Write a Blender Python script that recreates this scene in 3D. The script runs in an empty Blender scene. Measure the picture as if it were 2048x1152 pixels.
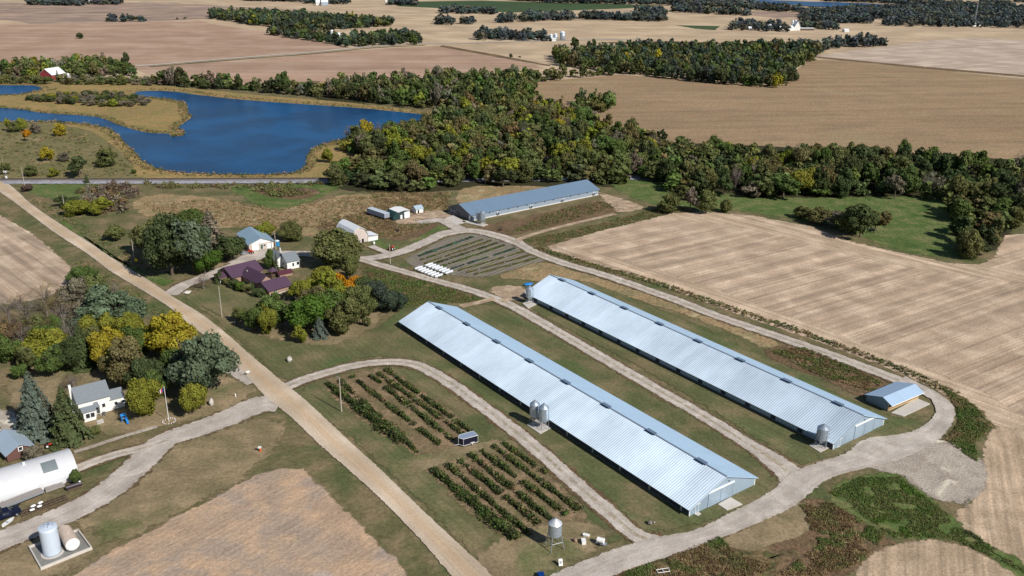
import bpy, math, random
import numpy as np
from mathutils import Matrix, Vector
from mathutils.geometry import tessellate_polygon
random.seed(7); rng = np.random.default_rng(7)
scene = bpy.context.scene
COL = scene.collection

# ------------------------------------------------------------------ camera
F, TH, RO, H = 1788.3, .3590, .009, 110.0
def G(px, py, z=0.0):
    """map position: where the sight line through a photo pixel meets height z"""
    a, b = px-1024, py-576
    c, s = math.cos(RO), math.sin(RO)
    x, y = a*c+b*s, -a*s+b*c
    u = -y/F; x /= F
    dy = math.cos(TH)+u*math.sin(TH); dz = -math.sin(TH)+u*math.cos(TH)
    if dz > -.006: dz = -.006
    t = (z-H)/dz
    return (x*t, dy*t)
def P(x, y, z):
    z -= H
    d = y*math.cos(TH)-z*math.sin(TH); u = y*math.sin(TH)+z*math.cos(TH)
    px, py = F*x/d, -F*u/d
    c, s = math.cos(RO), math.sin(RO)
    return (1024+px*c-py*s, 576+px*s+py*c)
def height_of(px, py, top):
    x, y = G(px, py)
    lo, hi = 0, 60
    for _ in range(30):
        m = (lo+hi)/2
        if P(x, y, m)[1] > top: lo = m
        else: hi = m
    return lo
def mpp(px, py):
    a, b = G(px-5, py), G(px+5, py)
    return math.dist(a, b)/10
cam = bpy.data.objects.new('camera', bpy.data.cameras.new('camera')); COL.objects.link(cam)
cam.data.sensor_width = 36; cam.data.lens = 36*F/2048
cam.data.clip_start = 1; cam.data.clip_end = 60000
fw = Vector((0, math.cos(TH), -math.sin(TH))); up = Vector((0, math.sin(TH), math.cos(TH))); rt = Vector((1, 0, 0))
c, s = math.cos(RO), math.sin(RO)
rt2 = rt*c+up*s; up2 = up*c-rt*s
M = Matrix((rt2, up2, -fw)).transposed().to_4x4(); M.translation = (0, 0, H)
cam.matrix_world = M
scene.camera = cam

# ------------------------------------------------------------------ light
SUN = Vector((.569, -.540, .62)).normalized()
EL = math.asin(SUN.z)
w = bpy.data.worlds.new('World'); scene.world = w; w.use_nodes = True
nt = w.node_tree; nt.nodes.clear()
sky = nt.nodes.new('ShaderNodeTexSky'); sky.sky_type = 'NISHITA'; sky.sun_disc = False
sky.sun_elevation = EL; sky.sun_rotation = math.atan2(SUN.x, SUN.y)
sky.air_density = 1.0; sky.dust_density = .6; sky.ozone_density = 1.5; sky.altitude = 400
bg = nt.nodes.new('ShaderNodeBackground'); bg.inputs[1].default_value = .07
wo = nt.nodes.new('ShaderNodeOutputWorld')
nt.links.new(sky.outputs[0], bg.inputs[0]); nt.links.new(bg.outputs[0], wo.inputs[0])
sl = bpy.data.lights.new('sun', 'SUN'); sl.energy = 5.0; sl.angle = math.radians(.5); sl.color = (1, .955, .89)
so = bpy.data.objects.new('sun', sl); COL.objects.link(so)
so.rotation_euler = (-SUN).to_track_quat('-Z', 'Y').to_euler(); so.location = (0, 0, 200)
scene.view_settings.view_transform = 'Standard'; scene.view_settings.look = 'None'
scene.view_settings.exposure = 0; scene.view_settings.gamma = 1
scene.cycles.max_bounces = 5; scene.cycles.diffuse_bounces = 2; scene.cycles.glossy_bounces = 2
scene.cycles.transparent_max_bounces = 12; scene.cycles.transmission_bounces = 2

# ------------------------------------------------------------------ materials
class NG:
    def __init__(s, name):
        s.m = bpy.data.materials.new(name); s.m.use_nodes = True
        s.t = s.m.node_tree; s.t.nodes.clear()
        s.out = s.t.nodes.new('ShaderNodeOutputMaterial')
        s.tc = s.t.nodes.new('ShaderNodeTexCoord')
    def n(s, typ, **kw):
        x = s.t.nodes.new('ShaderNode'+typ)
        for k, v in kw.items(): setattr(x, k, v)
        return x
    def l(s, a, b): s.t.links.new(a, b)
    def mapping(s, rot=0, scale=(1, 1, 1), src=None):
        if rot and scale != (1, 1, 1):
            r = s.n('Mapping'); r.inputs['Rotation'].default_value = (0, 0, rot)
            s.l(src or s.tc.outputs['Object'], r.inputs['Vector']); src = r.outputs[0]; rot = 0
        m = s.n('Mapping'); m.inputs['Rotation'].default_value = (0, 0, rot); m.inputs['Scale'].default_value = scale
        s.l(src or s.tc.outputs['Object'], m.inputs['Vector']); return m.outputs[0]
    def noise(s, scale, detail=3, vec=None, rough=.55, dist=0):
        x = s.n('TexNoise'); x.inputs['Scale'].default_value = scale; x.inputs['Detail'].default_value = detail
        x.inputs['Roughness'].default_value = rough; x.inputs['Distortion'].default_value = dist
        s.l(vec or s.tc.outputs['Object'], x.inputs['Vector']); return x.outputs['Fac']
    def math(s, op, a, b=None, c=None, clamp=False):
        x = s.n('Math', operation=op, use_clamp=clamp)
        for i, v in enumerate((a, b, c)):
            if v is None: continue
            if isinstance(v, (int, float)): x.inputs[i].default_value = v
            else: s.l(v, x.inputs[i])
        return x.outputs[0]
    def rng(s, v, a, b, c=0., d=1., smooth=True):
        x = s.n('MapRange', interpolation_type='SMOOTHSTEP' if smooth else 'LINEAR')
        for i, q in zip((1, 2, 3, 4), (a, b, c, d)): x.inputs[i].default_value = q
        s.l(v, x.inputs[0]); return x.outputs[0]
    def mix(s, f, a, b, typ='MIX'):
        x = s.n('Mix', data_type='RGBA', blend_type=typ)
        for i, v in ((0, f), (6, a), (7, b)):
            if isinstance(v, (int, float)): x.inputs[i].default_value = v
            elif isinstance(v, tuple): x.inputs[i].default_value = (*v[:3], 1)
            else: s.l(v, x.inputs[i])
        return x.outputs[2]
    def scale(s, col, f):
        x = s.n('VectorMath', operation='SCALE'); s.l(col, x.inputs[0])
        if isinstance(f, (int, float)): x.inputs['Scale'].default_value = f
        else: s.l(f, x.inputs['Scale'])
        return x.outputs[0]
    def bump(s, h, st=.3, d=.1):
        x = s.n('Bump'); x.inputs['Strength'].default_value = st; x.inputs['Distance'].default_value = d
        s.l(h, x.inputs['Height']); return x.outputs[0]
    def principled(s, col, rough=.8, metal=0, normal=None, spec=.3):
        p = s.n('BsdfPrincipled')
        if isinstance(col, tuple): p.inputs['Base Color'].default_value = (*col[:3], 1)
        else: s.l(col, p.inputs['Base Color'])
        p.inputs['Roughness'].default_value = rough; p.inputs['Metallic'].default_value = metal
        p.inputs['Specular IOR Level'].default_value = spec
        if normal: s.l(normal, p.inputs['Normal'])
        return p

MC = {}
def paint(name, col, rough=.6, metal=0, var=.12, scale=1.5, spec=.3, dirt=None):
    """painted or plain surface with blotches, dirt and a fine bump"""
    if name in MC: return MC[name]
    g = NG(name)
    n1 = g.noise(scale, 4); n2 = g.noise(scale*7, 3)
    f = g.math('ADD', g.math('MULTIPLY', n1, var*2), g.math('MULTIPLY', n2, var))
    f = g.math('ADD', f, 1-var*1.5)
    base = g.n('RGB'); base.outputs[0].default_value = (*col, 1)
    cc = g.scale(base.outputs[0], f)
    if dirt:
        cc = g.mix(g.rng(g.noise(scale*.6, 5), .5, .75, 0, .6), cc, dirt)
    p = g.principled(cc, rough, metal, g.bump(n2, .15, .02), spec)
    g.l(p.outputs[0], g.out.inputs[0]); MC[name] = g.m
    return g.m

def ribbed(name, col, metal=.5, rough=.42, aniso=0., period=.9, ax='Y', rib=.12, tangent=None, var=.1, spec=.4):
    """ribbed sheet metal; ribs repeat along local axis ax"""
    g = NG(name)
    sep = g.n('SeparateXYZ'); g.l(g.tc.outputs['Object'], sep.inputs[0])
    y = sep.outputs[ax]
    wv = g.math('SINE', g.math('MULTIPLY', y, 2*math.pi/period))
    wv = g.math('POWER', g.math('ABSOLUTE', wv), 6)
    sheet = g.n('TexWhiteNoise', noise_dimensions='1D'); g.l(g.math('FLOOR', g.math('MULTIPLY', y, 1/2.7)), sheet.inputs['W'])
    sc = (.12, 1.2, 1) if ax == 'Y' else (1.2, .12, 1)
    st = g.noise(1.0, 4, g.mapping(scale=sc))
    big = g.noise(.07, 3)
    f = g.math('MULTIPLY', wv, -rib)
    f = g.math('ADD', f, g.math('MULTIPLY', sheet.outputs[0], var*.7))
    f = g.math('ADD', f, g.math('MULTIPLY', st, var*1.6))
    f = g.math('ADD', f, g.math('MULTIPLY', big, var*1.2))
    f = g.math('ADD', f, 1-var*1.7)
    base = g.n('RGB'); base.outputs[0].default_value = (*col, 1)
    cc = g.scale(base.outputs[0], f)
    p = g.principled(cc, rough, metal, g.bump(wv, .25, .03), spec)
    rr = g.math('ADD', g.math('MULTIPLY', big, .1), rough-.05); g.l(rr, p.inputs['Roughness'])
    if aniso:
        p.inputs['Anisotropic'].default_value = aniso
        t = g.n('CombineXYZ')
        for i in range(3): t.inputs[i].default_value = tangent[i]
        g.l(t.outputs[0], p.inputs['Tangent'])
    g.l(p.outputs[0], g.out.inputs[0])
    return g.m

def land(name, cols, s1=.03, s2=.25, s3=1.6, streaks=(), edge=None, w3=.5, bump=.5, contrast=1., period=None, uvtrack=None, rough=.95):
    """ground cover: three noise scales blend cols, optional streaks (angle, across, along, amount) and furrow period"""
    g = NG(name)
    a = g.noise(s1, 4, dist=.4); b = g.noise(s2, 4, dist=.3); d = g.noise(s3, 4, rough=.7)
    fa = g.rng(a, .5-.22/contrast, .5+.22/contrast)
    cc = g.mix(fa, cols[0], cols[1])
    if len(cols) > 2: cc = g.mix(g.rng(b, .42, .68), cc, cols[2])
    if len(cols) > 3: cc = g.mix(g.rng(g.noise(s2*.4, 5, dist=.6), .55, .7), cc, cols[3])
    f = g.rng(d, .28, .72, 1-w3*.62, 1+w3*.62, False)
    if s3 > .45: f = g.math('MULTIPLY', f, g.rng(g.noise(s3*4.5, 3, rough=.7), .28, .72, 1-w3*.45, 1+w3*.45, False))
    f = g.math('MULTIPLY', f, g.rng(b, .3, .7, .86, 1.14, False))
    for ang, ac, al, amt in streaks:
        q = g.noise(1., 3, g.mapping(rot=-ang, scale=(1/al, 1/ac, 1)))
        f = g.math('MULTIPLY', f, g.rng(q, .32, .68, 1-amt, 1+amt, False))
    if period:
        ang, per, amt = period
        mv = g.mapping(rot=-ang)
        sp = g.n('SeparateXYZ'); g.l(mv, sp.inputs[0])
        yy = g.math('ADD', sp.outputs['Y'], g.math('MULTIPLY', g.noise(.03, 2), per*.8))
        wv = g.math('SINE', g.math('MULTIPLY', yy, 2*math.pi/per))
        f = g.math('MULTIPLY', f, g.math('ADD', g.math('MULTIPLY', wv, amt), 1))
    if uvtrack:
        sp = g.n('SeparateXYZ'); g.l(g.tc.outputs['UV'], sp.inputs[0])
        u = sp.outputs['X']
        un = g.math('ADD', u, g.math('MULTIPLY', g.math('SUBTRACT', g.noise(.12, 2), .5), .12))
        tr = g.math('ABSOLUTE', g.math('SUBTRACT', g.math('ABSOLUTE', g.math('SUBTRACT', un, .5)), uvtrack[0]))
        band = g.rng(tr, 0., uvtrack[1], 1., 0.)
        cc = g.mix(g.math('MULTIPLY', band, uvtrack[3]), cc, uvtrack[2])
        if len(uvtrack) > 4:   # grassy middle
            mid = g.rng(g.math('ABSOLUTE', g.math('SUBTRACT', un, .5)), .05, .14, 1, 0)
            mid = g.math('MULTIPLY', mid, g.rng(g.noise(.6, 4), .38, .6))
            cc = g.mix(mid, cc, uvtrack[4])
        q = g.noise(1., 4, g.mapping(scale=(14, .05, 1), src=g.tc.outputs['UV']))
        f = g.math('MULTIPLY', f, g.rng(q, .3, .7, .9, 1.08, False))
    cc = g.scale(cc, f)
    hh = g.math('ADD', g.math('MULTIPLY', d, .6), g.math('MULTIPLY', b, 1.5))
    p = g.principled(cc, rough, 0, g.bump(hh, bump, .5), .15)
    if edge:
        at = g.n('Attribute', attribute_name='edge')
        en = g.math('ADD', g.math('MULTIPLY', g.math('SUBTRACT', g.noise(edge, 5, rough=.65), .5), 1.7), at.outputs['Fac'])
        k = g.rng(en, .38, .62)
        mx = g.n('MixShader'); tr = g.n('BsdfTransparent')
        g.l(k, mx.inputs[0]); g.l(tr.outputs[0], mx.inputs[1]); g.l(p.outputs[0], mx.inputs[2])
        g.l(mx.outputs[0], g.out.inputs[0])
    else: g.l(p.outputs[0], g.out.inputs[0])
    return g.m

def foliage(name, mass=False, dark=.45):
    g = NG(name)
    if mass: src = g.n('Attribute', attribute_name='tint').outputs['Color']
    else: src = g.n('ObjectInfo').outputs['Color']
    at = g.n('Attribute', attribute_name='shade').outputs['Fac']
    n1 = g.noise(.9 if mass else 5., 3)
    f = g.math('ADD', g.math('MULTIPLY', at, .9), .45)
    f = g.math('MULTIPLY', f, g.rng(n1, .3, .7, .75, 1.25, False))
    hs = g.n('HueSaturation'); g.l(g.scale(src, f), hs.inputs['Color'])
    g.l(g.rng(n1, .25, .75, .485, .515, False), hs.inputs['Hue'])
    d = g.n('BsdfDiffuse'); t = g.n('BsdfTranslucent'); m = g.n('MixShader'); m.inputs[0].default_value = .22
    g.l(hs.outputs[0], d.inputs[0]); g.l(hs.outputs[0], t.inputs[0])
    g.l(d.outputs[0], m.inputs[1]); g.l(t.outputs[0], m.inputs[2]); g.l(m.outputs[0], g.out.inputs[0])
    return g.m

def glass(name='window glass', col=(.02, .03, .04)):
    if name in MC: return MC[name]
    g = NG(name); n = g.noise(1.2, 2)
    b = g.n('RGB'); b.outputs[0].default_value = (*col, 1)
    p = g.principled(g.scale(b.outputs[0], g.math('ADD', n, .5)), .12, 0, None, .6)
    g.l(p.outputs[0], g.out.inputs[0]); MC[name] = g.m; return g.m

# ------------------------------------------------------------------ object helpers
def tag(o, label=None, cat=None, group=None, kind=None):
    if label: o['label'] = label
    if cat: o['category'] = cat
    if group: o['group'] = group
    if kind: o['kind'] = kind
    return o
def empty(name, loc, rz=0, label=None, cat=None, group=None):
    o = bpy.data.objects.new(name, None); COL.objects.link(o)
    o.location = (loc[0], loc[1], loc[2] if len(loc) > 2 else 0); o.rotation_euler = (0, 0, rz); o.empty_display_size = .5
    return tag(o, label, cat, group)
class MB:
    def __init__(s): s.v = []; s.f = []; s.m = []
    def poly(s, pts, mi=0):
        k = len(s.v); s.v += [tuple(p) for p in pts]; s.f.append(tuple(range(k, k+len(pts)))); s.m.append(mi); return s
    def box(s, x0, x1, y0, y1, z0, z1, mi=0):
        k = len(s.v)
        s.v += [(x, y, z) for z in (z0, z1) for x, y in ((x0, y0), (x1, y0), (x1, y1), (x0, y1))]
        for q in ((0, 3, 2, 1), (4, 5, 6, 7), (0, 1, 5, 4), (1, 2, 6, 5), (2, 3, 7, 6), (3, 0, 4, 7)):
            s.f.append(tuple(k+i for i in q)); s.m.append(mi)
        return s
    def obox(s, c, ax, ay, az, mi=0):
        """box from centre and three half axes"""
        c, ax, ay, az = map(Vector, (c, ax, ay, az)); k = len(s.v)
        s.v += [tuple(c+ax*i+ay*j+az*l) for l in (-1, 1) for i, j in ((-1, -1), (1, -1), (1, 1), (-1, 1))]
        for q in ((0, 3, 2, 1), (4, 5, 6, 7), (0, 1, 5, 4), (1, 2, 6, 5), (2, 3, 7, 6), (3, 0, 4, 7)):
            s.f.append(tuple(k+i for i in q)); s.m.append(mi)
        return s
    def ring(s, prof, cx=0, cy=0, n=20, mi=0, cap=True):
        """lathe around z: prof = [(r,z)...] bottom to top"""
        k = len(s.v)
        for r, z in prof:
            for i in range(n):
                a = 2*math.pi*i/n; s.v.append((cx+r*math.cos(a), cy+r*math.sin(a), z))
        for j in range(len(prof)-1):
            for i in range(n):
                a, b = k+j*n+i, k+j*n+(i+1) % n
                s.f.append((a, b, b+n, a+n)); s.m.append(mi)
        if cap:
            s.f.append(tuple(k+i for i in reversed(range(n)))); s.m.append(mi)
            e = k+(len(prof)-1)*n; s.f.append(tuple(e+i for i in range(n))); s.m.append(mi)
        return s
    def tube(s, p, q, r, r2=None, n=8, mi=0):
        p, q = Vector(p), Vector(q); r2 = r if r2 is None else r2
        d = (q-p).normalized(); a = d.orthogonal().normalized(); b = d.cross(a); k = len(s.v)
        for c_, rr in ((p, r), (q, r2)):
            for i in range(n):
                t = 2*math.pi*i/n; s.v.append(tuple(c_+a*rr*math.cos(t)+b*rr*math.sin(t)))
        for i in range(n): s.f.append((k+i, k+(i+1) % n, k+n+(i+1) % n, k+n+i)); s.m.append(mi)
        s.f.append(tuple(k+i for i in reversed(range(n)))); s.m.append(mi)
        s.f.append(tuple(k+n+i for i in range(n))); s.m.append(mi)
        return s
    def blob(s, c_, r, n=8, mi=0, jit=.12):
        k = len(s.v); rows = n//2+1
        for j in range(rows):
            th = math.pi*j/(rows-1)
            for i in range(n):
                a = 2*math.pi*i/n; q = 1+random.uniform(-jit, jit)
                s.v.append((c_[0]+r[0]*q*math.sin(th)*math.cos(a), c_[1]+r[1]*q*math.sin(th)*math.sin(a), c_[2]+r[2]*q*math.cos(th)))
        for j in range(rows-1):
            for i in range(n):
                a, b = k+j*n+i, k+j*n+(i+1) % n
                s.f.append((a, a+n, b+n, b)); s.m.append(mi)
        return s
    def build(s, name, mats, parent=None, smooth=False, bevel=0):
        me = bpy.data.meshes.new(name); me.from_pydata(s.v, [], s.f)
        mats = mats if isinstance(mats, (list, tuple)) else [mats]
        for m in mats: me.materials.append(m)
        me.polygons.foreach_set('material_index', s.m)
        if smooth: me.polygons.foreach_set('use_smooth', [True]*len(s.f))
        me.update(); o = bpy.data.objects.new(name, me); COL.objects.link(o)
        if parent: o.parent = parent
        if bevel:
            b = o.modifiers.new('b', 'BEVEL'); b.width = bevel; b.segments = 2
        return o
def copy_tree(o, parent=None):
    c_ = o.copy(); COL.objects.link(c_); c_.parent = parent
    for ch in o.children: copy_tree(ch, c_)
    return c_

# ------------------------------------------------------------------ land sheets
def area(p): return sum(p[i][0]*p[(i+1) % len(p)][1]-p[(i+1) % len(p)][0]*p[i][1] for i in range(len(p)))/2
def crom(p, closed, step, smooth=True):
    out = []; n = len(p)
    for i in range(n if closed else n-1):
        p1, p2 = p[i], p[(i+1) % n]
        p0 = p[(i-1) % n] if closed or i > 0 else p1
        p3 = p[(i+2) % n] if closed or i+2 < n else p2
        d = math.dist(p1, p2); cd = (p1[1]+p2[1])/2
        k = max(1, min(60, int(d/(step*max(1, cd/400)))))
        for j in range(k):
            t = j/k
            if smooth:
                q = tuple(.5*((2*p1[a])+(-p0[a]+p2[a])*t+(2*p0[a]-5*p1[a]+4*p2[a]-p3[a])*t*t+(-p0[a]+3*p1[a]-3*p2[a]+p3[a])*t**3) for a in (0, 1))
            else: q = (p1[0]+(p2[0]-p1[0])*t, p1[1]+(p2[1]-p1[1])*t)
            out.append(q)
    if not closed: out.append(p[-1])
    return out
def attr(me, name, vals):
    a = me.attributes.new(name, 'FLOAT', 'POINT'); a.data.foreach_set('value', vals)
def patch(name, pts, mat, z, edge=2., jit=.3, smooth=True, step=3., kind='structure', world=False):
    w_ = list(pts) if world else [G(*p) for p in pts]
    q = crom(w_, True, step, smooth)
    if area(q) < 0: q.reverse()
    n = len(q); outer = []; inner = []
    for i in range(n):
        a, b = q[(i-1) % n], q[(i+1) % n]
        dx, dy = b[0]-a[0], b[1]-a[1]; l = math.hypot(dx, dy) or 1
        nx, ny = -dy/l, dx/l
        j = random.uniform(-jit, jit); e = edge
        outer.append((q[i][0]-nx*(e*.5+j), q[i][1]-ny*(e*.5+j), z)); inner.append((q[i][0]+nx*(e*.5-j*.5), q[i][1]+ny*(e*.5-j*.5), z))
    v = outer+inner; f = [(i, (i+1) % n, n+(i+1) % n, n+i) for i in range(n)]
    tri = tessellate_polygon([[Vector(p) for p in inner]])
    for t in tri:
        t = [n+k for k in t]
        a, b, c_ = (v[k] for k in t)
        if (b[0]-a[0])*(c_[1]-a[1])-(b[1]-a[1])*(c_[0]-a[0]) < 0: t.reverse()
        f.append(tuple(t))
    me = bpy.data.meshes.new(name); me.from_pydata(v, [], f); me.materials.append(mat)
    attr(me, 'edge', [0.]*n+[1.]*n); me.update()
    o = bpy.data.objects.new(name, me); COL.objects.link(o); o['kind'] = kind
    return o
def resample(p, n):
    d = [0]
    for i in range(1, len(p)): d.append(d[-1]+math.dist(p[i-1], p[i]))
    out = []; j = 0
    for i in range(n):
        t = d[-1]*i/(n-1)
        while j < len(d)-2 and d[j+1] < t: j += 1
        u = (t-d[j])/max(1e-6, d[j+1]-d[j])
        out.append((p[j][0]+(p[j+1][0]-p[j][0])*u, p[j][1]+(p[j+1][1]-p[j][1])*u))
    return out, d[-1]
def strip(name, left, right, mat, z, fe=.1, jit=.1, kind='structure', crown=.0):
    n = len(left); us = (0, fe, .3, .5, .7, 1-fe, 1); ed = (0, 1, 1, 1, 1, 1, 0)
    v = []; e = []; uv = []; dist = 0
    for i in range(n):
        if i: dist += math.dist(((left[i][0]+right[i][0])/2, (left[i][1]+right[i][1])/2), ((left[i-1][0]+right[i-1][0])/2, (left[i-1][1]+right[i-1][1])/2))
        for k, u in enumerate(us):
            j = random.uniform(-jit, jit) if k in (0, 6) else 0
            v.append((left[i][0]+(right[i][0]-left[i][0])*u+j, left[i][1]+(right[i][1]-left[i][1])*u+j, z+crown*(1-abs(2*u-1)**2)))
            e.append(float(ed[k])); uv.append((u, dist))
    f = [(i*7+k, i*7+k+1, (i+1)*7+k+1, (i+1)*7+k) for i in range(n-1) for k in range(6)]
    me = bpy.data.meshes.new(name); me.from_pydata(v, [], f); me.materials.append(mat); attr(me, 'edge', e)
    ul = me.uv_layers.new(name='UVMap')
    ul.data.foreach_set('uv', [c_ for l in me.loops for c_ in uv[l.vertex_index]])
    me.update()
    if me.polygons[0].normal.z < 0: me.flip_normals()
    o = bpy.data.objects.new(name, me); COL.objects.link(o); o['kind'] = kind
    return o
def road_edges(name, L, R, mat, z, step=4, **kw):
    L = crom([G(*p) for p in L], False, 3); R = crom([G(*p) for p in R], False, 3)
    n = int(max(resample(L, 2)[1], resample(R, 2)[1])/step)+2
    return strip(name, resample(L, n)[0], resample(R, n)[0], mat, z, **kw)
def road_line(name, C_, width, mat, z, step=2.5, world=False, **kw):
    q = crom([p[:2] if world else G(*p[:2]) for p in C_], False, 2)
    n = int(resample(q, 2)[1]/step)+2
    q, tot = resample(q, n); L = []; R = []
    for i in range(n):
        a, b = q[max(0, i-1)], q[min(n-1, i+1)]
        dx, dy = b[0]-a[0], b[1]-a[1]; l = math.hypot(dx, dy) or 1
        ww = width if not callable(width) else width(i/(n-1))
        L.append((q[i][0]-dy/l*ww/2, q[i][1]+dx/l*ww/2)); R.append((q[i][0]+dy/l*ww/2, q[i][1]-dx/l*ww/2))
    return strip(name, L, R, mat, z, **kw)
def ang(p, q):
    a, b = G(*p), G(*q); return math.atan2(b[1]-a[1], b[0]-a[0])

# ground colours
TAN = (.46, .35, .25); PINK = (.36, .255, .18); STRAW = (.52, .39, .26)
m_ground = land('grass', [(.11, .118, .048), (.16, .13, .066), (.20, .15, .085), (.085, .105, .04)], s1=.02, s2=.12, s3=.9)
m_far = land('far stubble', [(.48, .36, .235), (.43, .32, .215), (.50, .385, .255)], s1=.003, s2=.015, s3=.1, streaks=((.05, 14, 300, .1),), w3=.15, bump=.05)
m_pinkfar = land('harvested field brown', [(.33, .235, .18), (.28, .205, .165), (.37, .265, .195)], s1=.004, s2=.02, s3=.12, streaks=((.1, 9, 260, .16), (.1, 40, 600, .12)), w3=.15, bump=.05, edge=.08)
m_pink2 = land('harvested field red brown', [(.36, .235, .165), (.42, .28, .195), (.39, .275, .2)], s1=.004, s2=.02, s3=.15, streaks=((.08, 7, 260, .14), (.08, 40, 600, .1)), w3=.15, bump=.05, edge=.08)
m_pale = land('pale harvested field', [(.47, .375, .29), (.43, .34, .265), (.5, .4, .31)], s1=.006, s2=.03, s3=.2, streaks=((ang((1700, 118), (1960, 100)), 5, 200, .16),), w3=.15, bump=.05, edge=.1)
m_corn = land('ripe corn', [(.30, .205, .12), (.345, .24, .14), (.25, .175, .105), (.31, .23, .13)], s1=.006, s2=.035, s3=.5, streaks=((ang((1250, 260), (2000, 250)), 14, 110, .12), (ang((1250, 260), (2000, 250)), 1.6, 30, .08)), w3=.5, bump=.6, edge=.1)
m_bean = land('green crop', [(.05, .085, .035), (.06, .1, .04), (.045, .07, .03)], s1=.004, s2=.02, s3=.1, w3=.15, edge=.05)
m_meadow = land('green meadow', [(.075, .125, .03), (.11, .15, .045), (.15, .15, .06), (.06, .105, .025)], s1=.03, s2=.15, s3=.8, edge=.25, w3=.7)
m_dry = land('dry tall grass', [(.36, .25, .135), (.28, .20, .105), (.2, .17, .085), (.42, .33, .19)], s1=.04, s2=.16, s3=.9, edge=.2, w3=.8, bump=.8)
m_tanreed = land('reed bed ground', [(.36, .24, .10), (.28, .2, .085), (.2, .17, .06)], s1=.02, s2=.1, s3=.7, edge=.2, w3=.7, bump=.8)
m_weed = land('rough weeds', [(.075, .09, .03), (.12, .1, .045), (.17, .115, .06), (.06, .085, .028)], s1=.06, s2=.3, s3=1.2, edge=.3, w3=.9, bump=1.)
m_brown = land('brown weeds', [(.15, .095, .055), (.2, .13, .075), (.1, .08, .04), (.24, .17, .09)], s1=.05, s2=.25, s3=1.1, edge=.3, w3=.8, bump=.9)
m_lawn = land('mown lawn', [(.10, .118, .046), (.135, .13, .06), (.175, .14, .075), (.085, .118, .042)], s1=.025, s2=.09, s3=1.2, edge=.4, w3=.5, streaks=((ang((1000, 700), (1500, 1000)), 1.1, 70, .12), (ang((1000, 700), (1500, 1000)), 6, 90, .1)), bump=.3)
m_dryl = land('dry lawn', [(.24, .185, .108), (.19, .16, .083), (.28, .21, .125), (.14, .145, .06)], s1=.04, s2=.14, s3=1.2, edge=.25, w3=.5, bump=.4)
m_pasture = land('hillside pasture', [(.22, .18, .085), (.17, .155, .065), (.12, .11, .045), (.27, .21, .11)], s1=.03, s2=.12, s3=.7, edge=.2, w3=.6, bump=.6)
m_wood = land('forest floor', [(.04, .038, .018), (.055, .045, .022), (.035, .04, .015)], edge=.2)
SW = ang((1373, 545), (1556, 501)); SW2 = ang((1150, 520), (1600, 680))
m_stub = land('stubble field', [(.465, .345, .245), (.41, .30, .21), (.50, .38, .275)], s1=.02, s2=.1, s3=1.4, edge=.4, w3=.35,
              streaks=((SW, 3.2, 220, .16), (SW, 1., 140, .2), (SW, .45, 60, .12)), period=(SW, 10.5, .12), bump=.5)
m_head = land('stubble headland', [(.48, .36, .25), (.42, .31, .215), (.51, .39, .28)], s1=.02, s2=.1, s3=1.4, edge=.3, w3=.35,
              streaks=((SW2, 2.6, 120, .2), (SW2, .9, 60, .15)), period=(SW2, 8, .08), bump=.5)
SL = ang((0, 470), (110, 545))
m_stubl = land('stubble field left', [(.44, .325, .235), (.38, .28, .2), (.48, .37, .27)], s1=.02, s2=.1, s3=1.4, edge=.3, w3=.35,
               streaks=((SL, 2.2, 60, .25), (SL, .7, 25, .12)), period=(SL, 9, .07), bump=.5)
SF = ang((300, 1100), (600, 960))
m_soil = land('bare field', [(.42, .295, .20), (.38, .30, .235), (.45, .31, .20), (.42, .36, .31)], s1=.045, s2=.16, s3=1.3, edge=.2, w3=.4,
              streaks=((SF+.1, .8, 22, .1), (SF+.1, .35, 8, .1)), bump=.5)
SR = ang((1960, 860), (2000, 1100))
m_stubr = land('stubble field right', [(.44, .325, .22), (.385, .285, .19), (.48, .36, .25)], s1=.03, s2=.1, s3=1.4, edge=.3, w3=.4,
               streaks=((SR, 1.8, 40, .22), (SR, .6, 20, .12)), bump=.5)
m_gravel = land('road gravel', [(.53, .43, .325), (.49, .39, .285), (.57, .475, .37)], s1=.02, s2=.06, s3=2.5, edge=.7, w3=.25, uvtrack=(.0, .42, (.52, .375, .235), .75), bump=.2)
m_track = land('track gravel', [(.49, .43, .365), (.43, .37, .31), (.53, .47, .41)], s1=.05, s2=.3, s3=2.5, edge=.7, w3=.35, uvtrack=(.22, .12, (.52, .47, .42), .4, (.33, .27, .19)), bump=.3)
m_drive = land('drive gravel', [(.47, .41, .35), (.41, .355, .30), (.51, .45, .39)], s1=.05, s2=.2, s3=2.5, edge=.6, w3=.3, uvtrack=(.2, .16, (.5, .455, .42), .4), bump=.3)
m_apron = land('pale packed dirt', [(.40, .345, .285), (.48, .42, .345), (.30, .25, .205), (.68, .61, .48)], s1=.09, s2=.25, s3=2, edge=.25, w3=.6, bump=.5)
m_dirt = land('bare dirt', [(.42, .31, .215), (.33, .235, .16), (.48, .37, .26)], s1=.08, s2=.3, s3=2, edge=.35, w3=.5, bump=.6)
m_ballast = land('railway ballast', [(.33, .33, .35), (.28, .28, .31), (.38, .38, .4)], s1=.1, s2=.4, s3=2.5, edge=.4, w3=.5, bump=.6)
GA = ang((838, 512), (945, 474))
m_garden = land('tilled garden soil', [(.23, .195, .165), (.2, .17, .14), (.19, .18, .115)], period=(GA, 1.9, .22), s1=.06, s2=.3, s3=2, edge=.6, w3=.5, bump=.6)
m_conc = paint('concrete', (.55, .51, .46), .9, 0, .16, .8, .2, (.36, .32, .28))

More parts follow.
